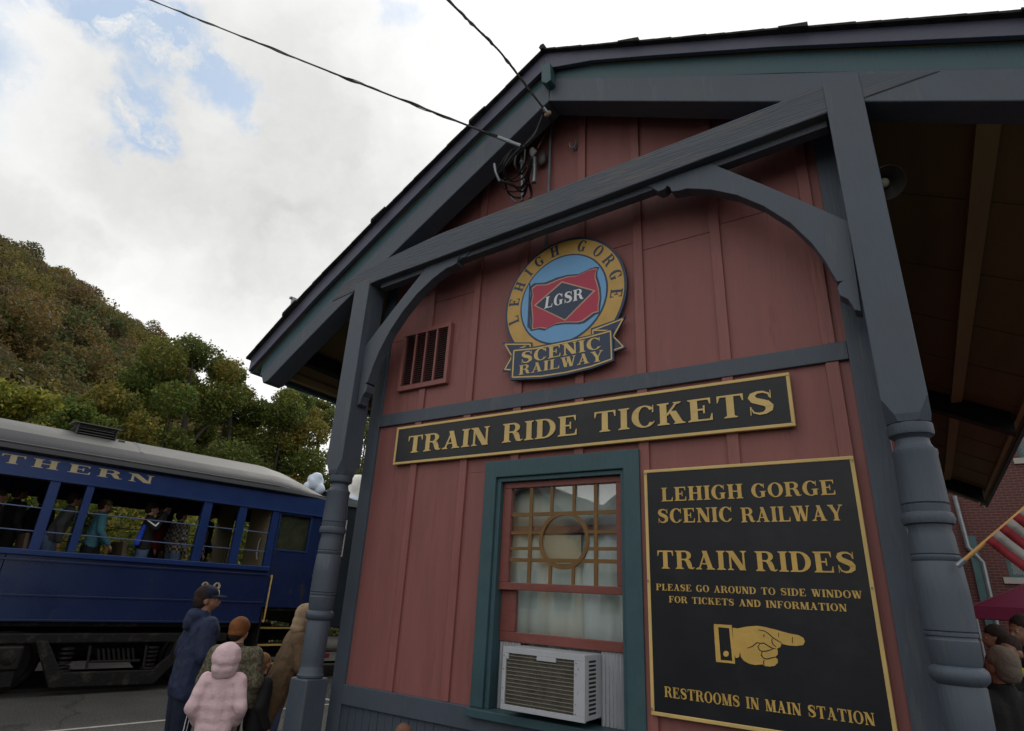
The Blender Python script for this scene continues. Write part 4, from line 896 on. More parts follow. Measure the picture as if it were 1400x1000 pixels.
cable([w3(694, 262, -.1), w3(700, 272, -.12), w3(706, 277, -.1)], .009, 'pale_wire_end', SE, M['galv'])

# overhead cables to a utility pole out of frame on the left
def overhead(A, u0, v0, yy, mid, label, ext, tw=.02):
    Bp = wp(u0, v0, yy); Mp = mid
    T_ = thing('overhead_cable', label, 'cable', A, group=None)
    A = Vector(A); d_ = (Bp - Vector(Mp)); C2 = Bp + d_.normalized() * ext + Vector((0, 0, -.02 * ext))
    n = 90; base = []
    for i in range(n + 1):
        t = i / n
        if t < .35: p_ = A.lerp(Vector(Mp), t / .35)
        elif t < .7: p_ = Vector(Mp).lerp(Bp, (t - .35) / .35)
        else: p_ = Bp.lerp(C2, (t - .7) / .3)
        base.append(p_)
    for _ in range(6): base = [base[0]] + [(base[i - 1] + base[i] * 2 + base[i + 1]) / 4 for i in range(1, n)] + [base[-1]]
    mb = MB().tube(base, .009, 6).build('cable_core', M['rubber'], T_, smooth=True)
    for ph, rr, oo in ((0, .004, .010), (2.2, .006, .010)):
        pts = [p_ + Vector((0, math.cos(i * .8 + ph) * oo, math.sin(i * .8 + ph) * oo + (.010 * math.sin(i * .31 + ph)))) for i, p_ in enumerate(base)]
        MB().tube(pts, rr, 5).build('twisted_strand', M['rubber'], T_, smooth=True)
    pts = [Vector(p_) for p_ in (base[0], base[2], base[5])]
    MB().tube([base[0], base[3]], .017, 8).build('cable_grip', M['galv'], T_, smooth=True)
    return C2
a1 = wp(712, 200, -.42); a2 = wp(749, 156, -.40)
e1 = overhead(a1, 205, 0, -1.55, wp(450, 98, -.95), 'thick twisted black cable rising from the gable to the upper left corner', 5.0)
e2 = overhead(a2, 612, 0, -1.6, wp(683, 70, -.85), 'shorter steep black cable running from the roof apex to the top edge', 6.0)
# apex clamp
AP = thing('cable_clamp', 'rusty clamp holding the steep cable under the roof apex', 'clamp', a2)
MB().ell(a2, (.035, .02, .03)).build('clamp_body', mat('rusty_clamp', (.20, .13, .07), .6, var=.3), AP, smooth=True)
MB().tube([a2, wp(756, 170, -.15)], .009, 6).build('stem', M['darkmetal'], AP, smooth=True)

# flag on the right post
fy = -.36
pb = wp(1316, 768, fy); pm = wp(1347, 741.5, fy); pd = (pm - pb).normalized(); pe = pb + pd * .78
FP = thing('flag_pole', 'varnished wooden flag pole angled up from the right porch post', 'flag pole', pb)
MB().tube([pb, pe], .0085, 8).build('staff', M['pole'], FP, smooth=True)
MB().ell(pe, (.016, .016, .016)).build('finial', M['gold'], FP, smooth=True)
MB().lathe([(0, .02), (.04, .02)], 0, 0)
MB().tube([pb - pd * .03, pb + pd * .012], .012, 8).build('holder', M['galv'], FP, smooth=True)
FG = thing('flag', 'red and white striped flag hanging from the angled pole at the right edge', 'flag', pm)
sd_ = Vector((pd.z, 0, -pd.x)); stp = .0365
def fpt(a_, b_):     # a_ along the staff, b_ down the fly
    wv = .012 * math.sin(b_ * 16 + a_ * 4) + .006 * math.sin(b_ * 31 - a_ * 9)
    return tuple(pm + pd * a_ + sd_ * b_ + Vector((0, wv - .02, 0)))
def fsheet(a0, a1, b0, b1, nm, m):
    mb = MB(); n = max(int((b1 - b0) / .03), 2); vs = []
    for i in range(n + 1):
        b_ = b0 + (b1 - b0) * i / n; vs += [fpt(a0, b_), fpt(a1, b_)]
    mb.add(vs, [(2 * i, 2 * i + 1, 2 * i + 3, 2 * i + 2) for i in range(n)]); o = mb.build(nm, m, FG, smooth=True); s_ = o.modifiers.new('s', 'SOLIDIFY'); s_.thickness = .0015; return o
for k in range(13):
    fsheet(k * stp, (k + 1) * stp - .0003, 0 if k < 6 else .33, .82, 'stripe', M['flagred'] if k % 2 == 0 else M['flagwhite'])
fsheet(6 * stp, 13 * stp, 0, .3295, 'canton', M['flagblue'])
mb = MB()
for i in range(9):
    for j in range(11):
        if (i + j) % 2: continue
        c_ = Vector(fpt(6 * stp + (i + 1) * 7 * stp / 10, (j + 1) * .33 / 12)) - Vector((0, .003, 0))
        vs = []
        for k in range(10):
            r_ = .009 if k % 2 == 0 else .004; an = math.pi / 2 + k * math.pi / 5; vs.append(tuple(c_ + (pd * math.cos(an) + sd_ * math.sin(an)) * r_))
        mb.add(vs, [tuple(range(10))])
mb.build('stars', M['flagwhite'], FG)
# ================================================================== TRAIN COACH (local frame: x along the train, y away from the station)
M['trainbar'] = mat('worn_blue_rail_paint', (.08, .11, .21), .45, var=.2)
TO, TR = Vector((-10.572, 2.214, 0)), math.radians(78.107)
dvx, dvy = math.cos(TR), math.sin(TR)
def tw(s_, w_, z_): return Vector((TO.x + dvx * s_ - dvy * w_, TO.y + dvy * s_ + dvx * w_, z_))
C = thing('passenger_coach', 'dark blue open-window railway coach with grey roof and gold lettering, full of riders', 'train car', tuple(TO), TR, local=True)
SA, SB = -22.0, 1.40
def tb(x0, x1, y0, y1, z0, z1, nm, m, bev=0.0, par=None, **k): return MB().box(x0, x1, y0, y1, z0, z1).build(nm, M[m], par or C, bevel=bev, **k)
for (xa, xb) in ((-22, -15.5), (-15.49, -10.9), (-10.89, -6.3), (-6.29, -2.52), (-2.51, 1.40)):
    tb(xa, xb, 0, .06, 1.0, 1.90, 'side_panel', 'trainblue', .004)
tb(SA, SB, -.012, .0, 1.335, 1.365, 'belt_strip', 'trainblue', .004)
tb(SA, SB, -.010, .0, 1.0, 1.03, 'belt_strip', 'trainblue', .004)
tb(SA, SB, -.045, .10, 1.90, 1.985, 'window_sill', 'trainblue_l', .012)
tb(SA, SB, -.018, .0, 1.82, 1.85, 'belt_strip', 'trainblue', .004)
tb(SA, 2.36, -.02, .08, 3.0, 3.36, 'letter_board', 'trainblue_l', .004)
tb(SA, 2.36, -.03, -.02, 3.0, 3.03, 'belt_strip', 'trainblue_l', .003)
tb(SA, SB, 2.94, 3.0, 1.0, 1.95, 'side_panel', 'trainblue'); tb(SA, 2.36, 2.92, 3.0, 3.0, 3.36, 'letter_board', 'trainblue_l')
POSTS = [(-2.215, .135), (-1.745, .105), (.075, .145), (.71, .14), (-4.10, .105), (-4.58, .135), (-6.4, .14), (-6.95, .105), (-8.8, .14), (-9.3, .105), (-11.2, .14), (-11.7, .105), (-13.6, .14), (-14.1, .105), (-16, .14), (-18.4, .14), (-21, .14)]
for s_, w_ in POSTS:
    tb(s_ - w_ / 2, s_ + w_ / 2, -.012, .09, 1.985, 3.0, 'window_post', 'trainblue_l', .006)
for s_, w_ in ((-2.9, .12), (-1.3, .12), (.3, .12), (-4.5, .12), (-6, .12), (-8, .12), (-10, .12)):
    tb(s_ - w_ / 2, s_ + w_ / 2, 2.90, 3.0, 1.95, 3.0, 'window_post', 'trainblue')
tb(1.28, 1.40, -.008, .09, 1.985, 3.0, 'window_post', 'trainblue_l', .006)
for z_ in (2.585, 2.245):
    MB().tube([(SA, .035, z_), (1.30, .035, z_)], .010, 6).build('safety_bar', M['trainbar'], C, smooth=True)
    MB().tube([(SA, 2.95, z_), (1.30, 2.95, z_)], .010, 6).build('safety_bar', M['trainbar'], C, smooth=True)
tb(SA, 2.36, .061, 2.939, 1.22, 1.30, 'floor', 'undercar'); 
tb(SA, 1.3, .09, 2.91, 3.30, 3.34, 'ceiling', 'ceiling')
for k in range(12): tb(-20 + k * 1.9, -19.6 + k * 1.9, .6, .75, 3.26, 3.299, 'ceiling_light_cover', 'interior')
tb(1.28, 1.31, .1, 1.05, 1.3, 3.29, 'bulkhead', 'interior'); tb(1.28, 1.31, 1.95, 2.93, 1.3, 3.29, 'bulkhead', 'interior'); tb(1.28, 1.31, 1.05, 1.95, 3.1, 3.29, 'bulkhead', 'interior')
MB().tube([(1.26, .28, 2.1), (1.24, .30, 2.2), (1.24, .30, 2.42), (1.26, .28, 2.5)], .014, 6).build('grab_rail', M['lintel'], C, smooth=True)
for k, s_ in enumerate((-9.4, -8.2, -7.0, -5.8, -4.6, -3.3, -2.05, -.75, .35)):
    for w0, w1 in ((.12, 1.05), (1.95, 2.9)):
        if k >= 8 and w0 < 1: continue
        mb = MB().box(s_ - .22, s_ + .22, w0, w1, 1.62, 1.72); mb.hull8([(s_ - .26, w0, 1.72), (s_ - .19, w0, 1.72), (s_ - .25, w0, 2.22), (s_ - .31, w0, 2.22)], [(s_ - .26, w1, 1.72), (s_ - .19, w1, 1.72), (s_ - .25, w1, 2.22), (s_ - .31, w1, 2.22)])
        mb.box(s_ - .2, s_ + .2, w0 + .1, w1 - .1, 1.3, 1.62); mb.build('bench_seat', M['seat'], C, bevel=.02)
# roof
RP = [(-.07, 3.345), (-.11, 3.375), (-.10, 3.43), (-.06, 3.50), (.02, 3.585), (.14, 3.68), (.32, 3.78), (.58, 3.88), (.95, 3.975), (1.25, 4.02), (1.5, 4.035)]
RP = RP + [(3.0 - a_, b_) for a_, b_ in RP[-2::-1]]
def roof_ring(s_, k, pull): return [(s_ - pull * 0, 1.5 + (a_ - 1.5) * (1 - .10 * (1 - k)), 3.345 + (b_ - 3.345) * k) for a_, b_ in RP]
def roof_build(rings, nm, sel, m):
    mb = MB(); n = len(rings[0]); vs = [p_ for r_ in rings for p_ in r_]
    mb.add(vs, [(i * n + k, i * n + k + 1, (i + 1) * n + k + 1, (i + 1) * n + k) for i in range(len(rings) - 1) for k in sel]); return mb
xs_ = [-22, -18.4, -14.9, -11.4, -7.9, -4.55, -1.15]
full = list(range(len(RP) - 1)); 
for i, a_ in enumerate(xs_):
    b_ = (xs_ + [1.15])[i + 1]
    mb = roof_build([roof_ring(a_, 1, 0), roof_ring(b_ - .006, 1, 0)], 'r', full[5:-5], M['trainroof']); o = mb.build('roof_sheet', M['trainroof'], C, smooth=True)
    mb = roof_build([roof_ring(a_ - .02, 1.012, 0), roof_ring(a_ + .03, 1.012, 0)], 'r', full[5:-5], M['trainroof']); mb.build('roof_seam', M['trainroof'], C, smooth=True)
ends = [(1.145, 1), (1.3, .985), (1.5, .93), (1.7, .84), (1.9, .71), (2.1, .56), (2.3, .40), (2.45, .25), (2.52, .12)]
roof_build([roof_ring(s_, k, 0) for s_, k in ends], 'r', full[5:-5], None).build('roof_hood', M['trainroof'], C, smooth=True)
roof_build([roof_ring(-22, 1, 0), roof_ring(1.145, 1, 0)] + [roof_ring(s_, k, 0) for s_, k in ends], 'r', full[:5] + full[-5:], None).build('shaded_roof_edge', M['trainrooflow'], C, smooth=True)  # lower roof curve coloured darker to paint in the shade on the shoulder
MB().add([roof_ring(2.52, .12, 0)[k] for k in (0, 4, 10, 16, 20)], [(0, 1, 2, 3, 4)]).build('roof_end', M['trainroof'], C)
MB().tube([(-22, -.085, 3.47), (1.2, -.085, 3.47), (2.5, .05, 3.40)], .016, 6).build('rain_gutter', M['trainroof'], C, smooth=True)
mb = MB()
for k in range(150):
    for z_ in (1.06, 1.30, 1.40, 1.79):
        x_ = 1.36 - k * .085; mb.add([(x_ - .006, .0, z_ - .006), (x_ + .006, .0, z_ - .006), (x_ + .006, .0, z_ + .006), (x_ - .006, .0, z_ + .006), (x_, -.006, z_)], [(0, 1, 4), (1, 2, 4), (2, 3, 4), (3, 0, 4)])
mb.build('rivets', M['trainblue'], C, stuff=True)
# roof ventilator
VT = MB().box(-2.10, -1.52, .62, 1.15, 3.86, 4.03).build('roof_vent', M['undercar'], C, bevel=.01)
MB().hull8([(-2.16, .50, 4.06), (-1.46, .50, 4.06), (-1.46, 1.2, 4.12), (-2.16, 1.2, 4.12)], [(-2.16, .50, 4.075), (-1.46, .50, 4.075), (-1.46, 1.2, 4.14), (-2.16, 1.2, 4.14)]).build('vent_cover', M['trainroof'], VT)
for k in range(4): MB().box(-2.08, -1.54, .565, .62, 3.86 + k * .045, 3.868 + k * .045).build('vent_slat', M['trainroof'], VT)
for s_ in (-2.10, -1.53): MB().box(s_, s_ + .02, .54, 1.15, 3.80, 4.06).build('vent_side', M['trainrooflow'], VT)
MB().box(-1.46, -1.36, .55, .70, 3.80, 3.90).build('vent_latch', M['trainrooflow'], VT, bevel=.01)
# lettering
LET = [('N', -5.92, -5.54), ('O', -5.46, -5.10), ('R', -4.30, -3.93), ('T', -2.97, -2.66), ('H', -2.58, -2.24), ('E', -2.12, -1.80), ('R', -1.72, -1.36), ('N', -1.28, -.90)]
LET = [('N', -4.30, -3.92), ('O', -3.84, -3.50), ('R', -3.42, -3.06)] + LET[3:]
for ch, xa, xb in LET: word(ch, (xa, 3.295), (xb, 3.295), (xa, 3.165), (xb, 3.165), -.0205, M['traingold'], C, depth=.002)
for xa, xb in ((.25, .41), (.45, .61)): word('2', (xa, 1.665), (xb, 1.665), (xa, 1.43), (xb, 1.43), -.0005, M['traingold'], C, depth=.002, name='number')
# vestibule
tb(1.402, 1.425, .02, .06, 1.28, 2.999, 'vestibule_panel', 'trainblue_l'); tb(2.12, 2.36, .02, .06, 1.28, 2.999, 'vestibule_panel', 'trainblue'); tb(1.4255, 2.1195, .02, .06, 1.28, 2.28, 'vestibule_panel', 'trainblue')
tb(1.4255, 2.1195, .035, .04, 2.281, 2.999, 'vestibule_glass', 'trainglass')
for (a_, b_, c_, d_) in ((1.426, 1.46, 2.281, 2.999), (2.08, 2.119, 2.281, 2.999), (1.4605, 2.0795, 2.281, 2.31), (1.4605, 2.0795, 2.965, 2.999)): tb(a_, b_, .008, .03, c_, d_, 'window_frame', 'trainblue_l', .003)
tb(2.30, 2.36, .061, 1.05, 1.22, 3.36, 'end_wall', 'trainblue'); tb(2.30, 2.36, 1.95, 2.94, 1.22, 3.36, 'end_wall', 'trainblue'); tb(2.31, 2.35, 1.05, 1.95, 1.22, 3.1, 'end_door', 'trainblue_l')
tb(2.36, 2.40, .0, .1, 1.25, 3.35, 'corner_post', 'trainblue_l', .008)
M['glass_tone'] = mat('dusty_reflecting_glass_tone', (.13, .14, .115), .8, var=.5, scale=4)
tb(1.44, 2.10, .10, .11, 2.25, 3.0, 'glass_tone_panel', 'glass_tone')  # panel added behind the glass, coloured for its dust and grey reflection
for i, z_ in enumerate((.92, .64, .345)):
    tb(1.45, 2.28, .28 - .13 * i, .62 - .13 * i, z_ - .03, z_, 'step_tread', 'undercar'); tb(1.45, 2.28, .27 - .13 * i, .2795 - .13 * i, z_ - .028, z_ + .004, 'step_edge', 'handrail')
    tb(1.45, 2.28, .60 - .13 * i, .61 - .13 * i, z_ - .25, z_ - .03, 'step_riser', 'undercar')
tb(1.42, 1.449, .0, .6, .28, 1.2, 'step_side', 'undercar'); tb(2.281, 2.31, .0, .6, .28, 1.2, 'step_side', 'undercar')
for s_, z0_, z1_ in ((1.465, 1.03, 1.83), (2.305, 1.30, 1.90)):
    MB().tube([(s_, -.0, z1_ - .02), (s_, -.05, z1_), (s_, -.055, z1_ - .04), (s_, -.055, z0_ + .04), (s_, -.05, z0_), (s_, -.0, z0_ + .01)], .014, 6).build('handrail', M['handrail'], C, smooth=True)
MB().tube([(-1.0, .03, 2.0), (-1.0, .03, 2.01)], .001, 3)
# underframe and truck
tb(SA, 1.4, .10, 2.9, .93, 1.21, 'underframe', 'undercar'); tb(SA, 2.2, 1.2, 1.8, .40, .93, 'centre_sill', 'undercar'); tb(-6, 1.35, 1.85, 2.7, .5, .93, 'underbody_shade_box', 'undercar')  # sill deepened and box added to block light beneath the coach
tb(-8.5, -5.2, .35, .9, .45, .92, 'battery_box', 'undercar', .02); MB().tube([(-4.9, .6, .68), (-3.6, .6, .68)], .2, 16).build('air_tank', M['undercar'], C, smooth=True)
def truck(cs):
    T_ = MB().box(cs - 1.95, cs + 1.75, .03, .13, .70, .84).build('truck_frame', M['undercar'], C, bevel=.02)
    bar = [(-1.00, .74), (-.66, .11), (.72, .09), (1.08, .50), (1.08, .74), (.92, .74), (.88, .52), (.66, .30), (-.56, .31), (-.84, .74)]
    MB().prism([(cs + a_, b_) for a_, b_ in bar], .0, .09).build('equalizer_bar', M['undercar'], T_, bevel=.015)
    for sx in (-.55, .62):
        for k in range(5): 
            mb = MB(); zc_ = .375 + k * .062
            mb.lathe([(zc_ - .022, .07), (zc_ - .012, .098), (zc_ + .012, .098), (zc_ + .022, .07)], cs + sx, .12, 18); mb.build('coil_spring', M['steel'], T_, smooth=True)
        MB().lathe([(.31, .12), (.345, .12)], cs + sx, .12, 16).build('spring_seat', M['steel'], T_)
    for k in range(8):
        a_ = cs - .18 + k * .068; MB().hull8([(a_, .05, .62), (a_ + .03, .05, .62), (a_ + .085, .05, .46), (a_ + .055, .05, .46)], [(a_, .20, .62), (a_ + .03, .20, .62), (a_ + .085, .20, .46), (a_ + .055, .20, .46)]).build('bolster_rib', M['steel'], T_)
    MB().box(cs - .22, cs + .46, .04, .22, .42, .455).build('bolster_plate', M['steel'], T_, bevel=.006)
    for sx in (-.28, .50): MB().tube([(cs + sx, .05, .66), (cs + sx + .03, .04, .35)], .02, 6).build('swing_hanger', M['steel'], T_)
    for sx in (-1.25, 1.35):
        MB().box(cs + sx - .15, cs + sx + .15, -.03, .12, .36, .68).build('journal_box', M['steel'], T_, bevel=.03)
        mb = MB(); tmp = MB().lathe([(0, .095), (.02, .09), (.035, .05)], 0, 0, 16); mb.add([(cs + sx + v_[0], -.03 - v_[2], .53 + v_[1]) for v_ in tmp.v], [f_[::-1] for f_ in tmp.f]); mb.build('journal_lid', M['undercar'], T_, smooth=True)
        MB().box(cs + sx - .13, cs + sx + .13, .0, .1, .15, .355).build('pedestal', M['undercar'], T_, bevel=.01)
        MB().box(cs + sx - .06, cs + sx + .06, .3, 2.6, .37, .49).build('axle', M['steel'], T_)
        for w_ in (.42, 2.5):
            mb = MB(); tmp = MB().lathe([(0, .46), (.02, .47), (.05, .43), (.13, .42), (.14, .36), (.10, .34), (.10, .14), (.14, .12), (.16, .1)], 0, 0, 36)
            mb.add([(cs + sx + v_[0], w_ + (v_[2] if w_ > 1 else .16 - v_[2]), .43 + v_[1]) for v_ in tmp.v], tmp.f); mb.build('wheel', M['steel'], T_, smooth=True)
truck(-.85); truck(-15.5)
for cs in (-.85, -15.5): tb(cs - 1.9, cs + 1.7, 2.9, 2.98, .15, .85, 'far_side_shade_slab', 'undercar')  # plain far-side slabs, added to keep the underside dark
for w_ in (.50, 1.98 + .5):
    o = MB().box(-60, 60, w_, w_ + .07, .001, .05).build('rail', M['steel']); struct(o); o.location = TO; o.rotation_euler = (0, 0, TR)

# next vehicle, seen between the post and the building
Q = thing('locomotive', 'dark green-black railway vehicle end seen between the left post and the building corner', 'locomotive', tuple(tw(2.8, 0, 0)), TR, local=True)
tb(-.15, 11, .05, .10, .95, 3.30, 'side_panel', 'loco', 0, Q); tb(-.15, 11, 2.9, 2.95, .95, 3.3, 'side_panel', 'loco', 0, Q); tb(-.18, -.15, .05, 2.95, .95, 3.30, 'end_wall', 'loco', 0, Q); tb(-.15, 11, .101, 2.899, .93, 1.0, 'underframe', 'undercar', 0, Q)
mb = MB(); n = 12; vs = []
for s_ in (-.2, 11):
    vs += [(s_, 1.5 - 1.5 * math.cos(math.pi * k / n), 3.30 + .42 * math.sin(math.pi * k / n)) for k in range(n + 1)]
mb.add(vs, [(k, k + 1, n + 2 + k, n + 1 + k) for k in range(n)] + [tuple(range(n, -1, -1))]); mb.build('roof', M['loco'], Q, smooth=True)
for a_, b_, c_, d_ in ((.09, .115, 2.28, 3.02), (-.12, .0895, 2.995, 3.02), (-.12, .0895, 2.28, 2.305)): tb(a_, b_, .035, .0495, c_, d_, 'window_frame', 'lintel', 0, Q)
tb(-.12, .089, .044, .0495, 2.306, 2.994, 'window_glass', 'trainglass', 0, Q)
MB().tube([(.05, .35, .62), (1.6, .35, .62)], .16, 14).build('air_tank', M['concrete'], Q, smooth=True)
MB().tube([(-.05, .3, .95), (-.1, .2, .7), (0, .15, .5)], .03, 6).build('air_hose', M['rubber'], Q, smooth=True)
tb(.02, .2, .12, .2, .38, .46, 'marker_light', 'flagred', .01, Q)
for sx in (1.5, 3.4, 8.2):
    mb = MB(); tmp = MB().lathe([(0, .46), (.02, .47), (.05, .43), (.13, .42), (.14, .3)], 0, 0, 28); mb.add([(sx + v_[0], .42 + .16 - v_[2], .43 + v_[1]) for v_ in tmp.v], tmp.f); mb.build('wheel', M['steel'], Q, smooth=True)
def lump(name, label, c, r_, m, seed, loc=None):
    import mathutils
    mb = MB().ell(c, r_, 28, 18); vs = []
    for v_ in mb.v:
        p_ = Vector(v_); n_ = mathutils.noise.noise(p_ * 2.3 + Vector((seed, 0, 0))) * .34 + mathutils.noise.noise(p_ * 7 + Vector((seed, 3, 0))) * .16
        d_ = p_ - Vector(c); d_ *= 1 + n_; d_.z = max(d_.z, -r_[2] * .75); vs.append(tuple(Vector(c) + d_))
    mb.v = vs; return mb
c1 = tw(2.42, .8, 3.80)
T1 = thing('wrapped_dome', 'pale blue rounded cover above the coach end left of the post', 'cover', tuple(c1 - Vector((0, 0, .3))))
mb = lump('', '', tuple(c1), (.17, .18, .22), None, 3.1)
for dx_, dz_, r_ in ((-.10, -.12, .12), (.12, -.14, .13), (.05, .10, .11), (-.08, .08, .10)):
    t_ = lump('', '', tuple(c1 + Vector((dx_, dx_ * .5, dz_))), (r_, r_, r_ * 1.1), None, 5.5 + dx_ * 9); mb.add(t_.v, t_.f)
o = mb.build('cover', M['tarp'], T1, smooth=True); r_ = o.modifiers.new('remesh', 'REMESH'); r_.mode = 'VOXEL'; r_.voxel_size = .02; r_.use_smooth_shade = True
MB().tube([tw(2.42, .8, 3.35), tw(2.42, .8, 3.65)], .1, 10).build('neck', M['tarp'], T1, smooth=True)
c2 = tw(3.22, .5, 3.74)
T2 = thing('white_bundle', 'bright white square-topped bundle on the dark vehicle right of the post', 'cover', tuple(c2 - Vector((0, 0, .3))))
mb = MB(); 
for v_ in MB().box(-.22, .22, -.3, .3, -.34, .30).v: pass
mb = lump('', '', tuple(c2), (.33, .34, .42), None, 8.4); mb.v = [(v_[0], v_[1], min(v_[2], c2.z + .30)) for v_ in mb.v]; mb.build('cover', M['tarp_w'], T2, smooth=True)
MB().ell(tuple(c2 + Vector((.08, -.14, -.26))), (.26, .22, .13)).build('blue_fold', M['tarp'], T2, smooth=True)

# ================================================================== TREES
def leaf_cloud(n, blobs, size, cols, seed, flat=.35):
    """leaf-sized quads scattered in the shell of overlapping clumps; returns a mesh with a colour attribute"""
    r_ = np.random.default_rng(seed); w_ = np.array([b_[3] ** 2 for b_ in blobs]); w_ = w_ / w_.sum()
    idx = r_.choice(len(blobs), n, p=w_); Bc = np.array([b_[:3] for b_ in blobs])[idx]; Br = np.array([b_[3] for b_ in blobs])[idx]
    d = r_.normal(size=(n, 3)); d /= np.linalg.norm(d, axis=1)[:, None]; rad = Br * (r_.uniform(.35, 1.06, n) ** .55)
    c = Bc + d * rad[:, None] * np.array([1, 1, .82]) + r_.normal(size=(n, 3)) * .06
    a = r_.normal(size=(n, 3)); a /= np.linalg.norm(a, axis=1)[:, None]; b_ = np.cross(a, r_.normal(size=(n, 3))); b_ /= np.linalg.norm(b_, axis=1)[:, None]
    s_ = (size * r_.uniform(.55, 1.35, n))[:, None]
    q_ = np.stack([c - a * s_, c + b_ * s_ * .55, c + a * s_, c - b_ * s_ * .55], axis=1).reshape(-1, 3)
    me = bpy.data.meshes.new('crown'); me.vertices.add(4 * n); me.vertices.foreach_set('co', q_.ravel().astype(np.float32))
    me.loops.add(4 * n); me.loops.foreach_set('vertex_index', np.arange(4 * n, dtype=np.int32)); me.polygons.add(n)
    me.polygons.foreach_set('loop_start', np.arange(0, 4 * n, 4, dtype=np.int32)); me.polygons.foreach_set('loop_total', np.full(n, 4, dtype=np.int32)); me.update(calc_edges=True)
    bc = r_.integers(0, len(cols), len(blobs)); pick = np.where(r_.random(n) < .62, bc[idx], r_.integers(0, len(cols), n)); col = np.array(cols)[pick] * r_.uniform(.65, 1.35, n)[:, None]
    at = me.attributes.new('leafcol', 'FLOAT_COLOR', 'FACE') if False else me.color_attributes.new('leafcol', 'FLOAT_COLOR', 'CORNER')
    cc_ = np.ones((n, 4), np.float32); cc_[:, :3] = col; at.data.foreach_set('color', np.repeat(cc_, 4, axis=0).ravel()); me.materials.append(M['leaf']); return me
GREEN = [(.10, .15, .028), (.125, .16, .032), (.075, .118, .024), (.17, .17, .034), (.23, .18, .036), (.11, .14, .034)]
YELL = [(.24, .24, .034), (.17, .21, .035), (.29, .23, .04), (.12, .16, .028)]
def tree(loc, h, sp, cols, seed, label, n=11000, size=.15, low=.12, lim=6):
    r_ = random.Random(seed); T_ = thing('broadleaf_tree', label, 'tree', loc, 0, 'trees behind the train')
    blobs = []
    for k in range(26):
        z_ = h * (low + (1 - low) * (k + r_.random()) / 26) ; t = (z_ / h - low) / (1 - low); rr = sp * math.sin(math.pi * min(max(.12 + .80 * t, 0), 1)) ** .7
        an = r_.uniform(0, 6.28); ra = rr * r_.uniform(.25, .8); b_ = sp * r_.uniform(.22, .42) * (1.1 - .45 * t); blobs.append((ra * math.cos(an), ra * math.sin(an), min(z_, h - b_ * .8), b_))
    blobs += [(r_.uniform(-.2, .2) * sp, r_.uniform(-.2, .2) * sp, h - sp * .16, sp * .18)]
    me = leaf_cloud(n, blobs, size, cols, seed); o = bpy.data.objects.new('crown', me); COL.objects.link(o); LOCALROOT.add(T_.name); attach(o, T_)
    tr = MB().tube([(0, 0, -.2), (.05 * h * r_.uniform(-.3, .3), 0, h * .3), (.03 * h, .02 * h, h * .62), (0, 0, h * .92)], [h * .022, h * .017, h * .011, h * .003], 8)
    trk = tr.build('trunk', M['bark'], T_, smooth=True)
    for k in range(lim):
        b_ = blobs[r_.randrange(len(blobs))]; z0_ = h * r_.uniform(.2, .55)
        MB().tube([(0, 0, z0_), (b_[0] * .5, b_[1] * .5, (z0_ + b_[2]) / 2 + .2), b_[:3]], [h * .008, h * .006, h * .002], 6).build('limb', M['bark'], trk, smooth=True)
    return T_
TL = [((270, 468), -22, 2.5, 'tallest green tree in the row behind the train', GREEN), ((215, 500), -23, 2.3, 'rounded green tree left of the tallest tree behind the train', GREEN),
      ((325, 505), -22.5, 1.9, 'narrow green tree right of the tallest tree behind the train', GREEN), ((392, 532), -22, 2.2, 'leafy green tree behind the coach end left of the porch post', GREEN),
      ((440, 545), -24, 2.2, 'green tree seen under the left eave beside the porch post', GREEN), ((505, 560), -25, 2.6, 'green tree showing in the gap between post and ticket office wall', GREEN),
      ((160, 540), -21, 2.0, 'lower green tree behind the roof ventilator', GREEN), ((105, 560), -20, 1.7, 'dark olive tree right of the yellow bush', GREEN),
      ((45, 545), -17, 1.7, 'bright yellow-green tree above the coach roof at far left', YELL), ((-40, 530), -18, 2.0, 'yellow-green tree outside the frame at far left', YELL), ((350, 560), -27, 2.6, 'far green tree between the two front trees', GREEN)]
for i, (px, X_, sp, lab, cols) in enumerate(TL):
    q = xp(px[0], px[1], X_); tree((q.x, q.y, 0), q.z + .15, sp * (1.15 if cols is GREEN else 1), cols, 40 + i, lab, n=56000 if i < 5 else 34000, size=.060)
# tall shrubs that close the view through the coach windows
for i, (s_, lab) in enumerate(((-3.2, 'yellowing shrub seen through the left coach window'), (-1.4, 'yellow-green shrub seen through the coach behind the rider in the cap'), (.6, 'yellow shrub seen through the coach beside the photographer'), (2.6, 'green shrub behind the vestibule'), (4.8, 'green shrub behind the locomotive'), (7.5, 'farther green shrub behind the locomotive'), (-6, 'green shrub outside the frame behind the train'))):
    p_ = tw(s_, 6.0 + (i % 2), 0); T_ = thing('shrub', lab, 'shrub', tuple(p_), 0, 'shrubs beyond the train'); LOCALROOT.add(T_.name); r_ = random.Random(i)
    bl = [(r_.uniform(-1.2, 1.2), r_.uniform(-.7, .7), r_.uniform(.2, 3.6), r_.uniform(.5, .8)) for k in range(20)]
    o = bpy.data.objects.new('foliage', leaf_cloud(9000, bl, .06, YELL + GREEN if i < 4 else GREEN, 90 + i)); COL.objects.link(o); attach(o, T_)
    MB().tube([(0, 0, -.1), (.1, 0, 1.6), (0, .1, 3.0)], [.06, .04, .01], 6).build('stem', M['bark'], T_, smooth=True)
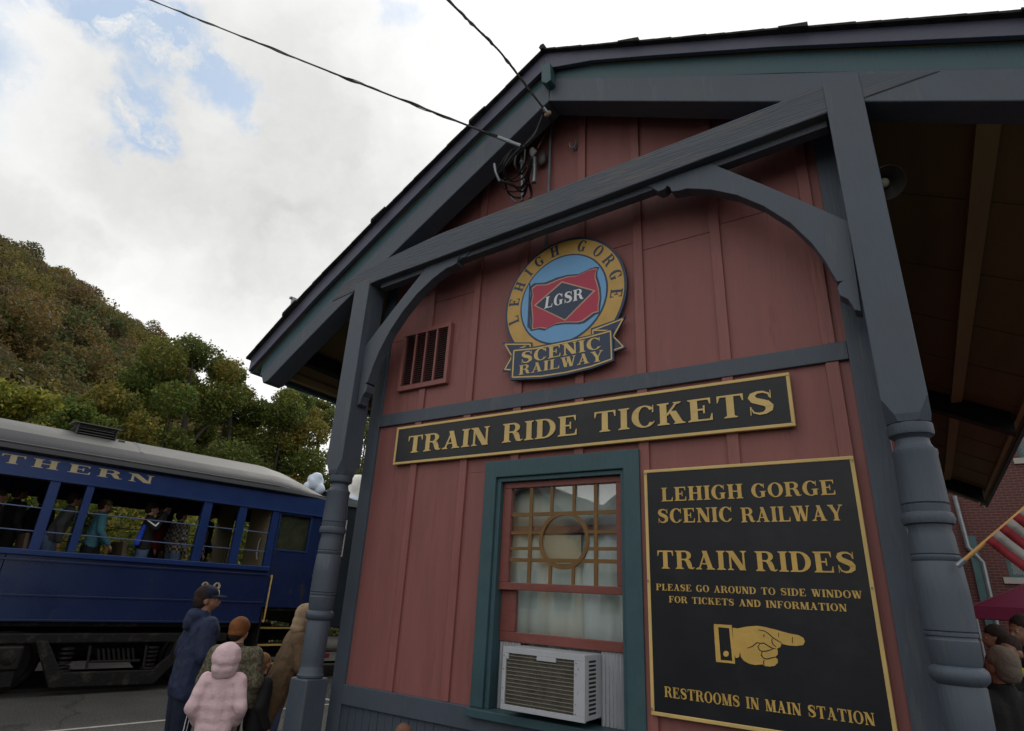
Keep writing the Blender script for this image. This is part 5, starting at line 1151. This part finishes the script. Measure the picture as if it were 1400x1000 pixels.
# the wood covering the hill: one mass of crowns
AUT = [(.135, .115, .040), (.155, .098, .042), (.095, .115, .036), (.20, .13, .042), (.08, .11, .03), (.11, .082, .042), (.17, .14, .036), (.06, .085, .024), (.10, .115, .03), (.14, .10, .05)]
pr_ = random.Random(5); HC = bpy.data.collections.new('hillside_crowns')
for k in range(12):
    c_ = [AUT[(k * 3) % 10], AUT[(k * 3 + 1) % 10], AUT[(k * 7 + 2) % 10]] if k % 3 else [AUT[k % 10], tuple(q_ * .8 for q_ in AUT[k % 10])]
    bl = [(pr_.uniform(-1.7, 1.7), pr_.uniform(-1.7, 1.7), pr_.uniform(.3, 5.0), pr_.uniform(.6, 1.35)) for _ in range(14)]
    HC.objects.link(bpy.data.objects.new('crown_pattern', leaf_cloud(5000, bl, .12, c_, 300 + k)))
hr = np.random.default_rng(77); az0, az1 = azs[0], azs[-1] + .05; HP, HS, HR = [], [], []
while len(HP) < 1900:
    az = hr.uniform(az0, az1); D, H = ridge(az); r_ = 40 + (D + 3 - 40) * hr.random() ** .72
    x, y = CAM.x + r_ * math.sin(az), CAM.y + r_ * math.cos(az); HP.append((x, y, hill_z(x, y) - .8)); HS.append(hr.uniform(.6, 1.45)); HR.append((0, 0, hr.uniform(0, 6.28)))
me = bpy.data.meshes.new('hillside_wood'); me.from_pydata(HP, [], [])
at = me.attributes.new('sc', 'FLOAT', 'POINT'); at.data.foreach_set('value', HS); at = me.attributes.new('rot', 'FLOAT_VECTOR', 'POINT'); at.data.foreach_set('vector', np.array(HR, np.float32).ravel())
o = bpy.data.objects.new('hillside_wood', me); COL.objects.link(o); o['kind'] = 'stuff'; o['label'] = 'autumn wood of rust, olive and green crowns covering the steep hillside'; o['category'] = 'wood'
ng = bpy.data.node_groups.new('wood', 'GeometryNodeTree'); ng.interface.new_socket('Geometry', in_out='INPUT', socket_type='NodeSocketGeometry'); ng.interface.new_socket('Geometry', in_out='OUTPUT', socket_type='NodeSocketGeometry')
gi, go = ng.nodes.new('NodeGroupInput'), ng.nodes.new('NodeGroupOutput'); iop = ng.nodes.new('GeometryNodeInstanceOnPoints'); ci = ng.nodes.new('GeometryNodeCollectionInfo')
ci.inputs['Collection'].default_value = HC; ci.inputs['Separate Children'].default_value = True; ci.inputs['Reset Children'].default_value = True; iop.inputs['Pick Instance'].default_value = True
na = ng.nodes.new('GeometryNodeInputNamedAttribute'); na.data_type = 'FLOAT'; na.inputs['Name'].default_value = 'sc'; nv = ng.nodes.new('GeometryNodeInputNamedAttribute'); nv.data_type = 'FLOAT_VECTOR'; nv.inputs['Name'].default_value = 'rot'
ng.links.new(gi.outputs[0], iop.inputs['Points']); ng.links.new(ci.outputs[0], iop.inputs['Instance']); ng.links.new(na.outputs['Attribute'], iop.inputs['Scale']); ng.links.new(nv.outputs['Attribute'], iop.inputs['Rotation']); ng.links.new(iop.outputs[0], go.inputs[0])
gm = o.modifiers.new('wood', 'NODES'); gm.node_group = ng

# ================================================================== RIGHT SIDE: brick building, canopy
BY = 17.5
BK = thing('brick_building', 'red brick building with white lintels behind the station eave at right', 'building', (6.2, BY, 0))
bl_, _z = wp(1340, 800, BY).x, 0
wz1_ = wp(1400, 608, BY).z
wA = wp(1388, 633, BY); lz = wp(1390, 633, BY).z; wx0 = wA.x
# wall in pieces round two window columns
def bw(x0, x1, z0, z1): MB().box(x0, x1, BY, BY + .35, z0, z1).build('wall', M['brick'], BK)
xw0, xw1 = wx0 + .12, wx0 + 1.35
xg0 = wp(1376, 770, BY).x; xg1 = xg0 + .85; gz1 = wp(1385, 745, BY).z; gz0 = wp(1385, 790, BY).z
zA = lz + .12; zB = zA + 1.9
bw(.6, xg0, 0, zA - .0); bw(xg0, xg1, 0, gz0); bw(xg0, xg1, gz1, zA); bw(xg1, 13, 0, zA); bw(.6, xw0, zA, zB); bw(xw1, 13, zA, zB); bw(.6, 13, zB, 9.2)
for (a_, b_, c_, d_) in ((xw0, xw1, zA, zB), (xg0, xg1, gz0, gz1)):
    f_ = MB()
    for q_ in ring4(a_, b_, c_, d_, .09, .09, .09, .09): f_.prism(list(q_), BY + .06, BY + .14)
    f_.box((a_ + b_) / 2 - .03, (a_ + b_) / 2 + .03, BY + .07, BY + .13, c_ + .09, d_ - .09); f_.box(a_ + .09, b_ - .09, BY + .075, BY + .12, (c_ + d_) / 2 - .03, (c_ + d_) / 2 + .03)
    f_ = f_.build('window', M['teal_l'], BK); MB().box(a_ + .09, b_ - .09, BY + .10, BY + .105, c_ + .09, d_ - .09).build('pane', M['trainglass'], f_)
    MB().box(a_ - .15, b_ + .15, BY - .06, BY + .04, c_ - .16, c_ - .001).build('lintel', M['lintel'], BK, bevel=.01)
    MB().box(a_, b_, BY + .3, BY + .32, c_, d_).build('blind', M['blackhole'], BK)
MB().box(.6, 13, BY + .36, BY + 8, 0, 9.1).build('rear_block', M['brick'], BK)
MB().box(.4, 13.2, BY - .25, BY + 8.2, 9.2, 9.45).build('cornice', M['lintel'], BK)
dp = [wp(1338, 720, BY - .3), wp(1357, 825, BY - .3)]
MB().tube([(dp[1].x - .3, BY - .1, 5.0), (dp[1].x - .25, BY - .12, 3.6), (dp[1].x, BY - .12, 3.2), (dp[1].x, BY - .12, .1)], .06, 8).build('downpipe', M['galv'], BK, smooth=True)
MB().box(xg0 - .75, xg0 - .55, BY - .12, BY - .001, 0, 3.9).build('pilaster', M['teal_l'], BK)
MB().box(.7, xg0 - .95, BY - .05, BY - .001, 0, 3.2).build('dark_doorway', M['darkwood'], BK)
CN = thing('canopy_tent', 'magenta pop-up canopy tent right of the right porch post', 'canopy', (2.2, 6.4, 0))
cx0, cx1, cy0, cy1 = .66, 3.66, 5.6, 8.6; ez0 = wp(1337, 846, 5.6).z; ez1 = wp(1337, 829, 5.6).z; pk = ((cx0 + cx1) / 2, (cy0 + cy1) / 2, ez1 + .95)
cx0 = wp(1330, 838, 5.6).x
cor = [(cx0, cy0), (cx1, cy0), (cx1, cy1), (cx0, cy1)]
mb = MB()
for k in range(4):
    a_, b_ = cor[k], cor[(k + 1) % 4]; nq_ = 6
    rows = []
    for i in range(nq_ + 1):
        t = i / nq_; sag = -.10 * math.sin(math.pi * t)
        rows.append([(a_[0] + (pk[0] - a_[0]) * t, a_[1] + (pk[1] - a_[1]) * t, ez1 + (pk[2] - ez1) * t + sag * .5), (b_[0] + (pk[0] - b_[0]) * t, b_[1] + (pk[1] - b_[1]) * t, ez1 + (pk[2] - ez1) * t + sag * .5)])
    for i in range(nq_): mb.add([rows[i][0], rows[i][1], rows[i + 1][1], rows[i + 1][0]], [(0, 1, 2, 3)])
mb.build('roof_cloth', M['magenta'], CN)
mb = MB()
for k in range(4): a_, b_ = cor[k], cor[(k + 1) % 4]; mb.add([(a_[0], a_[1], ez0), (b_[0], b_[1], ez0), (b_[0], b_[1], ez1), (a_[0], a_[1], ez1)], [(0, 1, 2, 3)])
mb.build('valance', M['magenta'], CN)
for x_, y_ in cor: MB().tube([(x_ + .02, y_ + .02, 0), (x_ + .02, y_ + .02, ez1)], .02, 6).build('leg', M['galv'], CN)

# ================================================================== ACROSS THE STREET (seen mirrored in the window)
H1 = thing('street_house', 'gabled tan house across the street, seen mirrored in the upper window sash', 'house', (-13.6, -18, 0))
def house(H, x0, x1, y0, y1, ze, zr, m, mr):
    MB().box(x0, x1, y0, y1, 0, ze).build('wall', m, H)
    xm = (x0 + x1) / 2
    MB().prism([(x0, ze), (x1, ze), (xm, zr)], y0, y1).build('gable', m, H)
    for (a_, b_) in ((x0 - .5, xm), (xm, x1 + .5)):
        za, zb_ = (ze - .3, zr) if a_ < xm - .01 and b_ <= xm + .01 else (zr, ze - .3)
        MB().prism([(a_, za + .02), (b_, zb_ + .02), (b_, zb_ + .22), (a_, za + .22)], y0 - .5, y1 + .5).build('roof', mr, H)
    for k in range(3):
        for z_ in (1.2, 4.1):
            xx = x0 + (x1 - x0) * (k + .5) / 3 - .5
            if z_ + 1.6 < ze: w_ = MB().box(xx, xx + 1.0, y1 - .02, y1 + .05, z_, z_ + 1.6).build('window', M['lintel'], H); MB().box(xx + .1, xx + .9, y1 + .051, y1 + .06, z_ + .1, z_ + 1.5).build('pane', M['trainglass'], w_)
mt = mat('tan_clapboard', (.34, .24, .12), .8, stretch=(1, 1, 20)); mrf = mat('dark_slate_roof', (.07, .065, .06), .8)
house(H1, -16.0, -11.2, -26, -18.2, 4.3, 6.2, mt, mrf)
H2 = thing('street_house', 'long grey gabled house across the street right of the tan one, seen only in reflections', 'house', (-7.7, -18, 0))
house(H2, -11.0, -4.5, -26, -18, 4.2, 6.4, mat('grey_clapboard', (.30, .31, .32), .8, stretch=(1, 1, 20)), mrf)
# ================================================================== PEOPLE
TXW = bpy.data.textures.new('cloth_folds', 'CLOUDS'); TXW.noise_scale = .09; TXW.noise_depth = 2
TXP = bpy.data.textures.new('quilted_folds', 'CLOUDS'); TXP.noise_scale = .05; TXP.noise_depth = 1
FM = {}
def fab(name, c, **k):
    if name not in FM: FM[name] = fabric(name, c, **k)
    return FM[name]
def camo():
    m = fabric('camouflage_cloth', (.10, .095, .06)); t = m.node_tree; b = t.nodes['Principled BSDF']
    tco = t.nodes.new('ShaderNodeTexCoord'); n = t.nodes.new('ShaderNodeTexNoise'); n.inputs['Scale'].default_value = 34; n.inputs['Detail'].default_value = 1.5
    r = t.nodes.new('ShaderNodeValToRGB'); r.color_ramp.interpolation = 'CONSTANT'; e = r.color_ramp.elements
    e[0].position = 0; e[0].color = (.06, .052, .032, 1); e[1].position = .44; e[1].color = (.105, .092, .06, 1)
    x = e.new(.52); x.color = (.135, .12, .085, 1); x = e.new(.60); x.color = (.06, .07, .035, 1)
    t.links.new(tco.outputs['Object'], n.inputs['Vector']); t.links.new(n.outputs['Fac'], r.inputs['Fac']); t.links.new(r.outputs[0], b.inputs['Base Color']); return m
def plaid():
    m = fabric('plaid_cloth', (.2, .2, .2)); t = m.node_tree; b = t.nodes['Principled BSDF']
    tco = t.nodes.new('ShaderNodeTexCoord'); w1 = t.nodes.new('ShaderNodeTexChecker'); w1.inputs['Scale'].default_value = 21
    w1.inputs['Color1'].default_value = (.22, .19, .155, 1); w1.inputs['Color2'].default_value = (.03, .028, .03, 1); t.links.new(tco.outputs['Object'], w1.inputs['Vector']); t.links.new(w1.outputs[0], b.inputs['Base Color']); return m

class Fig:
    def __init__(s, T_, H, lean=0, yaw=0, pitch=0, wide=1.0):
        s.T, s.H, s.w = T_, H, wide; s.lean = Matrix.Rotation(-lean, 3, 'X'); s.hd = Matrix.Rotation(yaw, 3, 'Z') @ Matrix.Rotation(-pitch, 3, 'X')
    def up(s, p):      # torso points swing about the hips
        p = Vector(p); return s.lean @ (p - Vector((0, 0, .5))) + Vector((0, 0, .5))
    def head(s, p):    # head points turn about the top of the neck
        p = Vector(p); c = Vector((0, 0, .875)); return s.up(s.hd @ (p - c) + c)
    def cone(s, mb, a, ra, b, rb, f=None, n=12):
        f = f or s.up; a, b = f(a) * s.H, f(b) * s.H; ra *= s.H; rb *= s.H
        d = b - a; k = 4; pts = [a.lerp(b, i / k) for i in range(k + 1)]; rs = [ra + (rb - ra) * i / k for i in range(k + 1)]
        mb.tube(pts, rs, n); mb.ell(a, (ra, ra, ra), 12, 8); mb.ell(b, (rb, rb, rb), 12, 8)
    def el(s, mb, c, r, f=None, n=16, m=10):
        f = f or s.up; rot = s.lean @ (s.hd if f == s.head else Matrix.Identity(3)); mb.ell(f(c) * s.H, [q_ * s.H for q_ in r], n, m, rot)
    def out(s, mb, nm, m, vox, disp=0, tex=None, smooth=3, par=None):
        o = mb.build(nm, m, par or s.T, smooth=True)
        r = o.modifiers.new('remesh', 'REMESH'); r.mode = 'VOXEL'; r.voxel_size = vox; r.use_smooth_shade = True
        sm = o.modifiers.new('smooth', 'SMOOTH'); sm.factor = .5; sm.iterations = smooth
        if disp: d = o.modifiers.new('folds', 'DISPLACE'); d.texture = tex or TXW; d.strength = disp; d.mid_level = .5; d.texture_coords = 'LOCAL'
        return o

def person(label, loc, rz, H, top, legs, skin=None, hair=None, lean=0, yaw=0, pitch=0, arms=None, hat=None, coat=.49, vox=.009, hood=None, group=None, puff=1.0, bulk=1.0, disp=.012, tex=None, legbend=0, hands=True, hairlen=0, face=True, extra=None, shoe=None):
    T_ = thing('person', label, 'person', loc, rz, group, local=True); s = Fig(T_, H, lean, yaw, pitch); skin = skin or M['skin']
    arms = arms or [((-.15, -.02, .655), (-.145, .05, .52)), ((.15, -.02, .655), (.145, .05, .52))]
    shx = .105 * bulk; idn = lambda p: Vector(p)
    # body: one continuous skin mesh
    b = MB(); hc = s.head
    s.el(b, (0, -.006, .944), (.043, .054, .053), hc); s.el(b, (0, .012, .915), (.035, .041, .043), hc); s.el(b, (0, .032, .889), (.017, .016, .014), hc)
    s.el(b, (0, .038, .905), (.024, .018, .022), hc); s.el(b, (0, .046, .936), (.026, .010, .008), hc)
    s.cone(b, (0, .047, .932), .0055, (0, .061, .912), .0085, hc, 8); s.el(b, (0, .053, .897), (.014, .006, .0045), hc)
    for sx in (-1, 1): s.el(b, (sx * .043, -.004, .920), (.006, .014, .019), hc)
    s.cone(b, (0, -.012, .82), .036, (0, -.004, .89), .031); s.cone(b, (-shx * .7, 0, .79), .03, (shx * .7, 0, .79), .03); s.cone(b, (0, .012, .76), .046, (0, .008, .52), .05)
    for sx, (el_, wr) in zip((-1, 1), arms):
        s.cone(b, (sx * shx, 0, .80), .03, el_, .024); s.cone(b, el_, .023, wr, .016)
        s.cone(b, (sx * .045, 0, .50), .05, (sx * .05, legbend, .28), .036, idn); s.cone(b, (sx * .05, legbend, .28), .034, (sx * .05, 0, .05), .022, idn)
        if hands:
            d = (Vector(wr) - Vector(el_)).normalized(); side = d.cross(Vector((0, 0, 1))); side = side.normalized() if side.length > .1 else Vector((1, 0, 0)); nrm = d.cross(side).normalized()
            W_ = Vector(wr); s.cone(b, tuple(W_ + d * .008), .0145, tuple(W_ + d * .045), .017)
            for k, (o_, l_) in enumerate(((-.0135, .036), (-.0045, .042), (.0045, .040), (.0135, .031))):
                a0 = W_ + d * .05 + side * o_; a1 = a0 + d * l_ * .5 + nrm * .004; a2 = a1 + d * l_ * .35 + nrm * .016
                s.cone(b, tuple(a0), .0052, tuple(a1), .0046, None, 6); s.cone(b, tuple(a1), .0046, tuple(a2), .004, None, 6)
            t0 = W_ + d * .018 - side * .014 * sx; s.cone(b, tuple(t0), .006, tuple(t0 - side * .016 * sx + d * .022 + nrm * .008), .005, None, 6)
    s.out(b, 'body', skin, min(vox, .006 * H / 1.2) if vox < .012 else vox, smooth=2)
    if face:
        for sx in (-1, 1):
            e = MB(); s.el(e, (sx * .0165, .0455, .9265), (.0075, .005, .0045), hc, 10, 6); e.build('eye', M['lintel'], T_, smooth=True)
            e = MB(); s.el(e, (sx * .0165, .0498, .9265), (.0032, .0016, .0032), hc, 8, 5); e.build('iris', M['rubber'], T_, smooth=True)
        e = MB(); s.el(e, (0, .0575, .8965), (.013, .0025, .0028), hc, 10, 6); e.build('lips', FM.setdefault('lips', mat('lips', (.32, .12, .10), .5, bump=0)), T_, smooth=True)
    # jacket
    j = MB(); p_ = puff
    s.cone(j, (-shx, 0, .795), .047 * p_, (shx, 0, .795), .047 * p_); s.cone(j, (-.05, .004, .77), .062 * p_ * bulk, (-.047, 0, coat + .03), .064 * p_ * bulk); s.cone(j, (.05, .004, .77), .062 * p_ * bulk, (.047, 0, coat + .03), .064 * p_ * bulk)
    s.cone(j, (0, .004, .76), .070 * p_, (0, .004, coat + .04), .074 * p_); s.cone(j, (0, -.008, .80), .05, (0, -.008, .845), .040)
    if coat < .45:
        s.cone(j, (-.04, 0, .5), .07 * p_, (-.075, -.01, coat), .062); s.cone(j, (.04, 0, .5), .07 * p_, (.075, -.01, coat), .062); s.cone(j, (0, -.02, .5), .07, (0, -.04, coat), .06); s.cone(j, (0, .03, .5), .06, (0, .05, coat), .05)
    for sx, (el_, wr) in zip((-1, 1), arms):
        wr2 = Vector(el_).lerp(Vector(wr), .93)
        s.cone(j, (sx * shx, 0, .80), .046 * p_, el_, .040 * p_); s.cone(j, el_, .038 * p_, tuple(wr2), .029 * p_)
    if hood == 'down':
        s.el(j, (0, -.055, .845), (.070, .040, .040)); s.el(j, (0, -.075, .815), (.055, .026, .045)); s.el(j, (-.05, -.02, .85), (.026, .04, .028)); s.el(j, (.05, -.02, .85), (.026, .04, .028))
    jk = s.out(j, 'jacket', top, vox, disp, tex)
    if hood == 'up':
        h = MB(); s.el(h, (0, -.014, .925), (.080, .084, .080), hc); s.el(h, (0, -.022, .875), (.074, .070, .055), hc); s.el(h, (0, -.02, .840), (.070, .060, .035)); s.out(h, 'hood', top, vox, disp, tex)
    # trousers and shoes
    t = MB()
    for sx in (-1, 1):
        s.cone(t, (sx * .042, 0, .52), .066 * bulk, (sx * .052, legbend, .28), .046, idn); s.cone(t, (sx * .052, legbend, .28), .046, (sx * .052, 0, .055), .036, idn)
    s.cone(t, (0, 0, .54), .065, (0, 0, .50), .06, idn); s.out(t, 'trousers', legs, max(vox, .01), .008)
    for sx in (-1, 1):
        e = MB(); e.ell(Vector((sx * .052, .035, .022)) * H, (.028 * H, .072 * H, .024 * H)); e.build('shoe', shoe or M['rubber'], T_, smooth=True)
    # hair / headwear
    if hair is not None:
        h = MB(); s.el(h, (0, -.014, .954), (.051, .059, .056), hc); s.el(h, (0, -.032, .925), (.047, .043, .050), hc)
        if hairlen: s.cone(h, (0, -.042, .92), .040, (0, -.050, .92 - hairlen), .034, hc); 
        s.out(h, 'hair', hair, vox, .012, TXP)
    if hat:
        kind, hm = hat
        if kind == 'cap':
            h = MB(); rr = []; 
            s.el(h, (0, -.006, .962), (.050, .060, .044), hc, 24, 12); s.out(h, 'cap_crown', hm, min(vox, .007), 0, smooth=2)
            h = MB(); vs = []
            for k in range(9):
                an = math.radians(20 + 140 * k / 8)
                for (rx, ry, z_) in ((.047, .050, .952), (.046, .105, .944 - .006 * abs(math.cos(an)))):
                    vs.append(hc((rx * math.cos(an), -.004 + ry * math.sin(an), z_)) * s.H)
            h.add([tuple(v_) for v_ in vs], [(2 * k, 2 * k + 1, 2 * k + 3, 2 * k + 2) for k in range(8)]); o = h.build('cap_brim', hm, T_, smooth=True); q_ = o.modifiers.new('s', 'SOLIDIFY'); q_.thickness = .004
            e = MB(); s.el(e, (0, -.006, 1.005), (.004, .004, .003), hc); e.build('cap_button', hm, T_, smooth=True)
        elif kind == 'beanie':
            h = MB(); s.el(h, (0, -.010, .955), (.056, .067, .060), hc); s.el(h, (0, -.018, .925), (.054, .060, .034), hc); s.out(h, 'knit_cap', hm, vox, .006, TXP)
        elif kind == 'brimhat':
            h = MB(); s.el(h, (0, -.006, .966), (.050, .058, .042), hc); s.el(h, (0, -.004, .950), (.074, .085, .008), hc); s.out(h, 'sun_hat', hm, vox, 0)
    if extra: extra(s, T_)
    return T_

dark = fab('black_cloth', (.014, .014, .016)); denim = fab('blue_denim', (.07, .11, .19)); navyc = fab('navy_sweatshirt_cloth', (.020, .028, .062)); navyd = fab('dark_navy_cloth', (.012, .016, .035))
pink = fab('pale_pink_quilted_nylon', (.60, .43, .46), var=.05); brownc = fab('brown_coat_cloth', (.115, .075, .042)); tanc = fab('tan_scarf_cloth', (.30, .22, .14), var=.2)
hairb = fab('dark_brown_hair', (.022, .014, .010)); hairbl = fab('sandy_hair', (.22, .12, .055)); hairg = fab('short_grey_hair', (.13, .105, .085)); rust = fab('rust_knit', (.15, .055, .018), var=.3)
def man_extra(s, T_):
    e = MB(); s.el(e, (.0, .048, .967), (.010, .006, .013), s.head); e.build('cap_emblem', M['white'], T_, smooth=True)
    e = MB(); s.cone(e, (.100, .018, .46), .0025, (.088, .010, .08), .0025, lambda p: Vector(p)); e.build('trouser_piping', M['white'], T_, smooth=True)
    e = MB(); s.cone(e, (.106, .0, .46), .0025, (.091, -.002, .08), .0025, lambda p: Vector(p)); e.build('trouser_piping', M['white'], T_, smooth=True)
D = math.radians
person('man in navy hooded sweatshirt and navy baseball cap, standing left of the others', (-5.50, -.42, 0), D(-14), 1.645, navyc, navyd, M['skin_d'], hairb, yaw=D(-22), pitch=D(-6), lean=D(2), arms=[((-.150, -.02, .655), (-.115, .09, .56)), ((.150, .0, .655), (.105, .105, .56))], hat=('cap', navyd), hood='down', coat=.46, bulk=1.12, puff=1.1, disp=.026, extra=man_extra, group='people waiting by the train')
person('girl in a pale pink quilted jacket with the hood up, seen from behind', (-4.43, -.80, 0), D(46), 1.27, pink, denim, lean=D(0), pitch=D(-4), arms=[((-.130, -.035, .665), (-.105, .055, .575)), ((.130, -.035, .665), (.105, .055, .575))], hood='up', coat=.50, puff=.96, disp=.018, tex=TXW, bulk=.84, face=False, group='people waiting by the train')
person('child in rust knit cap and camouflage jacket behind the pink hooded girl', (-4.98, -.36, 0), D(38), 1.40, camo(), dark, None, hairb, hat=('beanie', rust), coat=.48, puff=1.15, bulk=1.05, disp=.018, pitch=D(-4), yaw=D(-25), face=False, group='people waiting by the train')
def baby_extra(s, T_): pass
wq = wp(375, 935, .12)
person('woman with tan head scarf and long brown coat leaning beside the left post', (wq.x, .12, 0), D(-25), 1.55, brownc, denim, None, None, lean=D(17), pitch=D(-4), arms=[((-.150, .02, .67), (-.13, .13, .615)), ((.145, .05, .68), (.07, .18, .64))], hood=None, coat=.36, puff=1.08, disp=.026, group='people waiting by the train',
       extra=lambda s, T_: (lambda h: (s.el(h, (0, -.012, .945), (.055, .066, .064), s.head), s.el(h, (0, -.018, .895), (.052, .056, .05), s.head), s.el(h, (0, -.02, .855), (.058, .05, .035)), s.out(h, 'head_scarf', tanc, .009, .012)))(MB()))
person('small sandy haired child in black standing in front of the brown coated woman', (wp(364, 900, -.12).x, -.12, 0), D(-20), 1.13, dark, dark, None, hairbl, pitch=D(-10), yaw=D(30), hairlen=.03, coat=.48, puff=1.1, group='people waiting by the train')
person('child of whom only reddish brown hair shows at the bottom edge', (-2.62, -.80, 0), D(30), .985, fab('grey_child_top', (.10, .10, .11)), denim, None, fab('reddish_brown_hair', (.15, .075, .05)), hairlen=.03)
def quilt(m):
    t = m.node_tree; b = t.nodes['Principled BSDF']; tco = t.nodes.new('ShaderNodeTexCoord'); w_ = t.nodes.new('ShaderNodeTexWave'); w_.bands_direction = 'Z'; w_.inputs['Scale'].default_value = 4.2; w_.inputs['Distortion'].default_value = 3.5; w_.inputs['Detail'].default_value = 3
    t.links.new(tco.outputs['Object'], w_.inputs['Vector']); bp = t.nodes.new('ShaderNodeBump'); bp.inputs['Strength'].default_value = .35; bp.inputs['Distance'].default_value = .012; t.links.new(w_.outputs['Fac'], bp.inputs['Height'])
    t.links.new(b.inputs['Normal'].links[0].from_socket, bp.inputs['Normal']); t.links.new(bp.outputs[0], b.inputs['Normal'])
quilt(pink)
# right-hand crowd, skin darkened to stand for shade under the canopy
def crowd(lab, u, v, y, H, rz, **k):
    q = wp(u, v, y); return person(lab, (q.x, y, 0), rz, q.z + H * .055, group='people beyond the right post', **k)
crowd('balding grey haired man in black close behind the right post', 1364, 905, 1.35, 1.6, D(24), top=dark, legs=dark, skin=M['skin_d'], hair=hairg, pitch=D(-12), yaw=D(15), bulk=1.1, disp=.01)
def scarf(s, T_):
    e = MB(); s.cone(e, (-.03, .045, .85), .022, (.035, .045, .77), .018); s.cone(e, (.03, .045, .85), .02, (.05, .05, .72), .016); s.out(e, 'scarf', fab('yellow_green_scarf', (.36, .34, .03), var=.4), .01, .01)
crowd('person with yellow-green scarf looking left beyond the balding man', 1379, 886, 2.6, 1.6, D(165), top=dark, legs=dark, skin=M['skin_d'], hair=hairb, extra=scarf)
crowd('taller dark haired person in navy at the right edge under the canopy', 1396, 858, 3.3, 1.65, D(130), top=navyd, legs=dark, skin=M['skin_d'], hair=hairb, bulk=1.1)
crowd('person in black with pale face beneath the canopy beside the post', 1358, 868, 4.4, 1.6, D(100), top=dark, legs=dark, skin=M['skin_d'], hair=hairb, vox=.014)
# riders
RH = TR - math.pi / 2
def rider(lab, s_, w_, H, **k):
    p_ = tw(s_, w_, 1.30); k.setdefault('vox', .014); rz = k.pop('rz', 0)
    return person(lab, tuple(p_), RH + rz, H, group='riders in the open coach', **k)
grey = fab('dark_grey_jacket', (.045, .045, .048)); tealc = fab('teal_shirt_cloth', (.05, .16, .20)); redc = fab('dark_red_cloth', (.12, .010, .012)); capt = fab('khaki_cap_cloth', (.17, .14, .05)); whitec = fab('white_stripe_cloth', (.75, .75, .75)); bluec = fab('bright_blue_cloth', (.02, .06, .45))
PLD = plaid()
rider('rider in dark grey jacket leaning forward, left of the teal shirt', -1.98, .62, 1.66, top=grey, legs=denim, skin=M['skin_d'], hair=hairb, lean=D(16), pitch=D(-10))
rider('rider in teal shirt and khaki cap looking out of the coach', -1.42, .66, 1.60, top=tealc, legs=dark, skin=M['skin'], hair=hairb, hat=('cap', capt), lean=D(6), arms=[((-.14, .02, .655), (-.1, .13, .57)), ((.15, .02, .66), (.12, .14, .55))])
def photo_extra(s, T_):
    e = MB(); s.cone(e, (.150, -.035, .80), .008, (.205, .045, .745), .008); s.cone(e, (.205, .045, .745), .008, (.085, .135, .885), .008); s.out(e, 'white_sleeve_stripe', whitec, .008, 0)
    e = MB(); e.box(*[q_ * s.H for q_ in (.0, .10, .13, .165, .885, .945)]); e.build('camera_in_hand', M['rubber'], T_, bevel=.006)
    e = MB(); s.cone(e, (.09, -.045, .74), .022, (.11, -.075, .56), .030); s.out(e, 'blue_bag', bluec, .012, 0)
rider('rider in black jacket with white sleeve stripes raising a camera', -.66, .52, 1.62, top=dark, legs=denim, skin=M['skin'], hair=hairb, rz=D(-8), arms=[((-.15, .09, .74), (-.03, .125, .905)), ((.165, .05, .735), (.065, .13, .905))], extra=photo_extra, vox=.010)
rider('rider in dark red top standing behind the photographer', -.34, 1.15, 1.68, top=redc, legs=dark, skin=M['skin_d'], hair=hairb, rz=D(-30))
rider('rider in black and cream plaid shirt by the wide window post', -.06, .85, 1.60, top=PLD, legs=denim, skin=M['skin'], hair=hairb, rz=D(20))
rider('rider in plaid shirt with red sleeves right of the wide window post', .36, .9, 1.62, top=PLD, legs=dark, skin=M['skin_d'], hair=hairg, rz=D(-15), extra=lambda s, T_: (lambda e: (s.cone(e, (.11, 0, .79), .048, (.15, .0, .60), .042), s.out(e, 'red_sleeve', redc, .012, 0)))(MB()))
rider('tall rider in black standing right of the plaid shirts', .62, 1.5, 1.75, top=dark, legs=dark, skin=M['skin_d'], hair=hairb)
rider('dark silhouetted rider seated at far left of the coach', -2.75, .7, 1.55, top=dark, legs=dark, skin=M['skin_d'], hair=hairb)
rider('dark silhouetted rider beside the leftmost visible window post', -2.48, 1.25, 1.70, top=dark, legs=dark, skin=M['skin_d'], hair=hairb, rz=D(20))
rider('rider in black deeper inside the left part of the coach', -2.05, 1.9, 1.70, top=dark, legs=dark, skin=M['skin_d'], hair=hairb, rz=D(40))
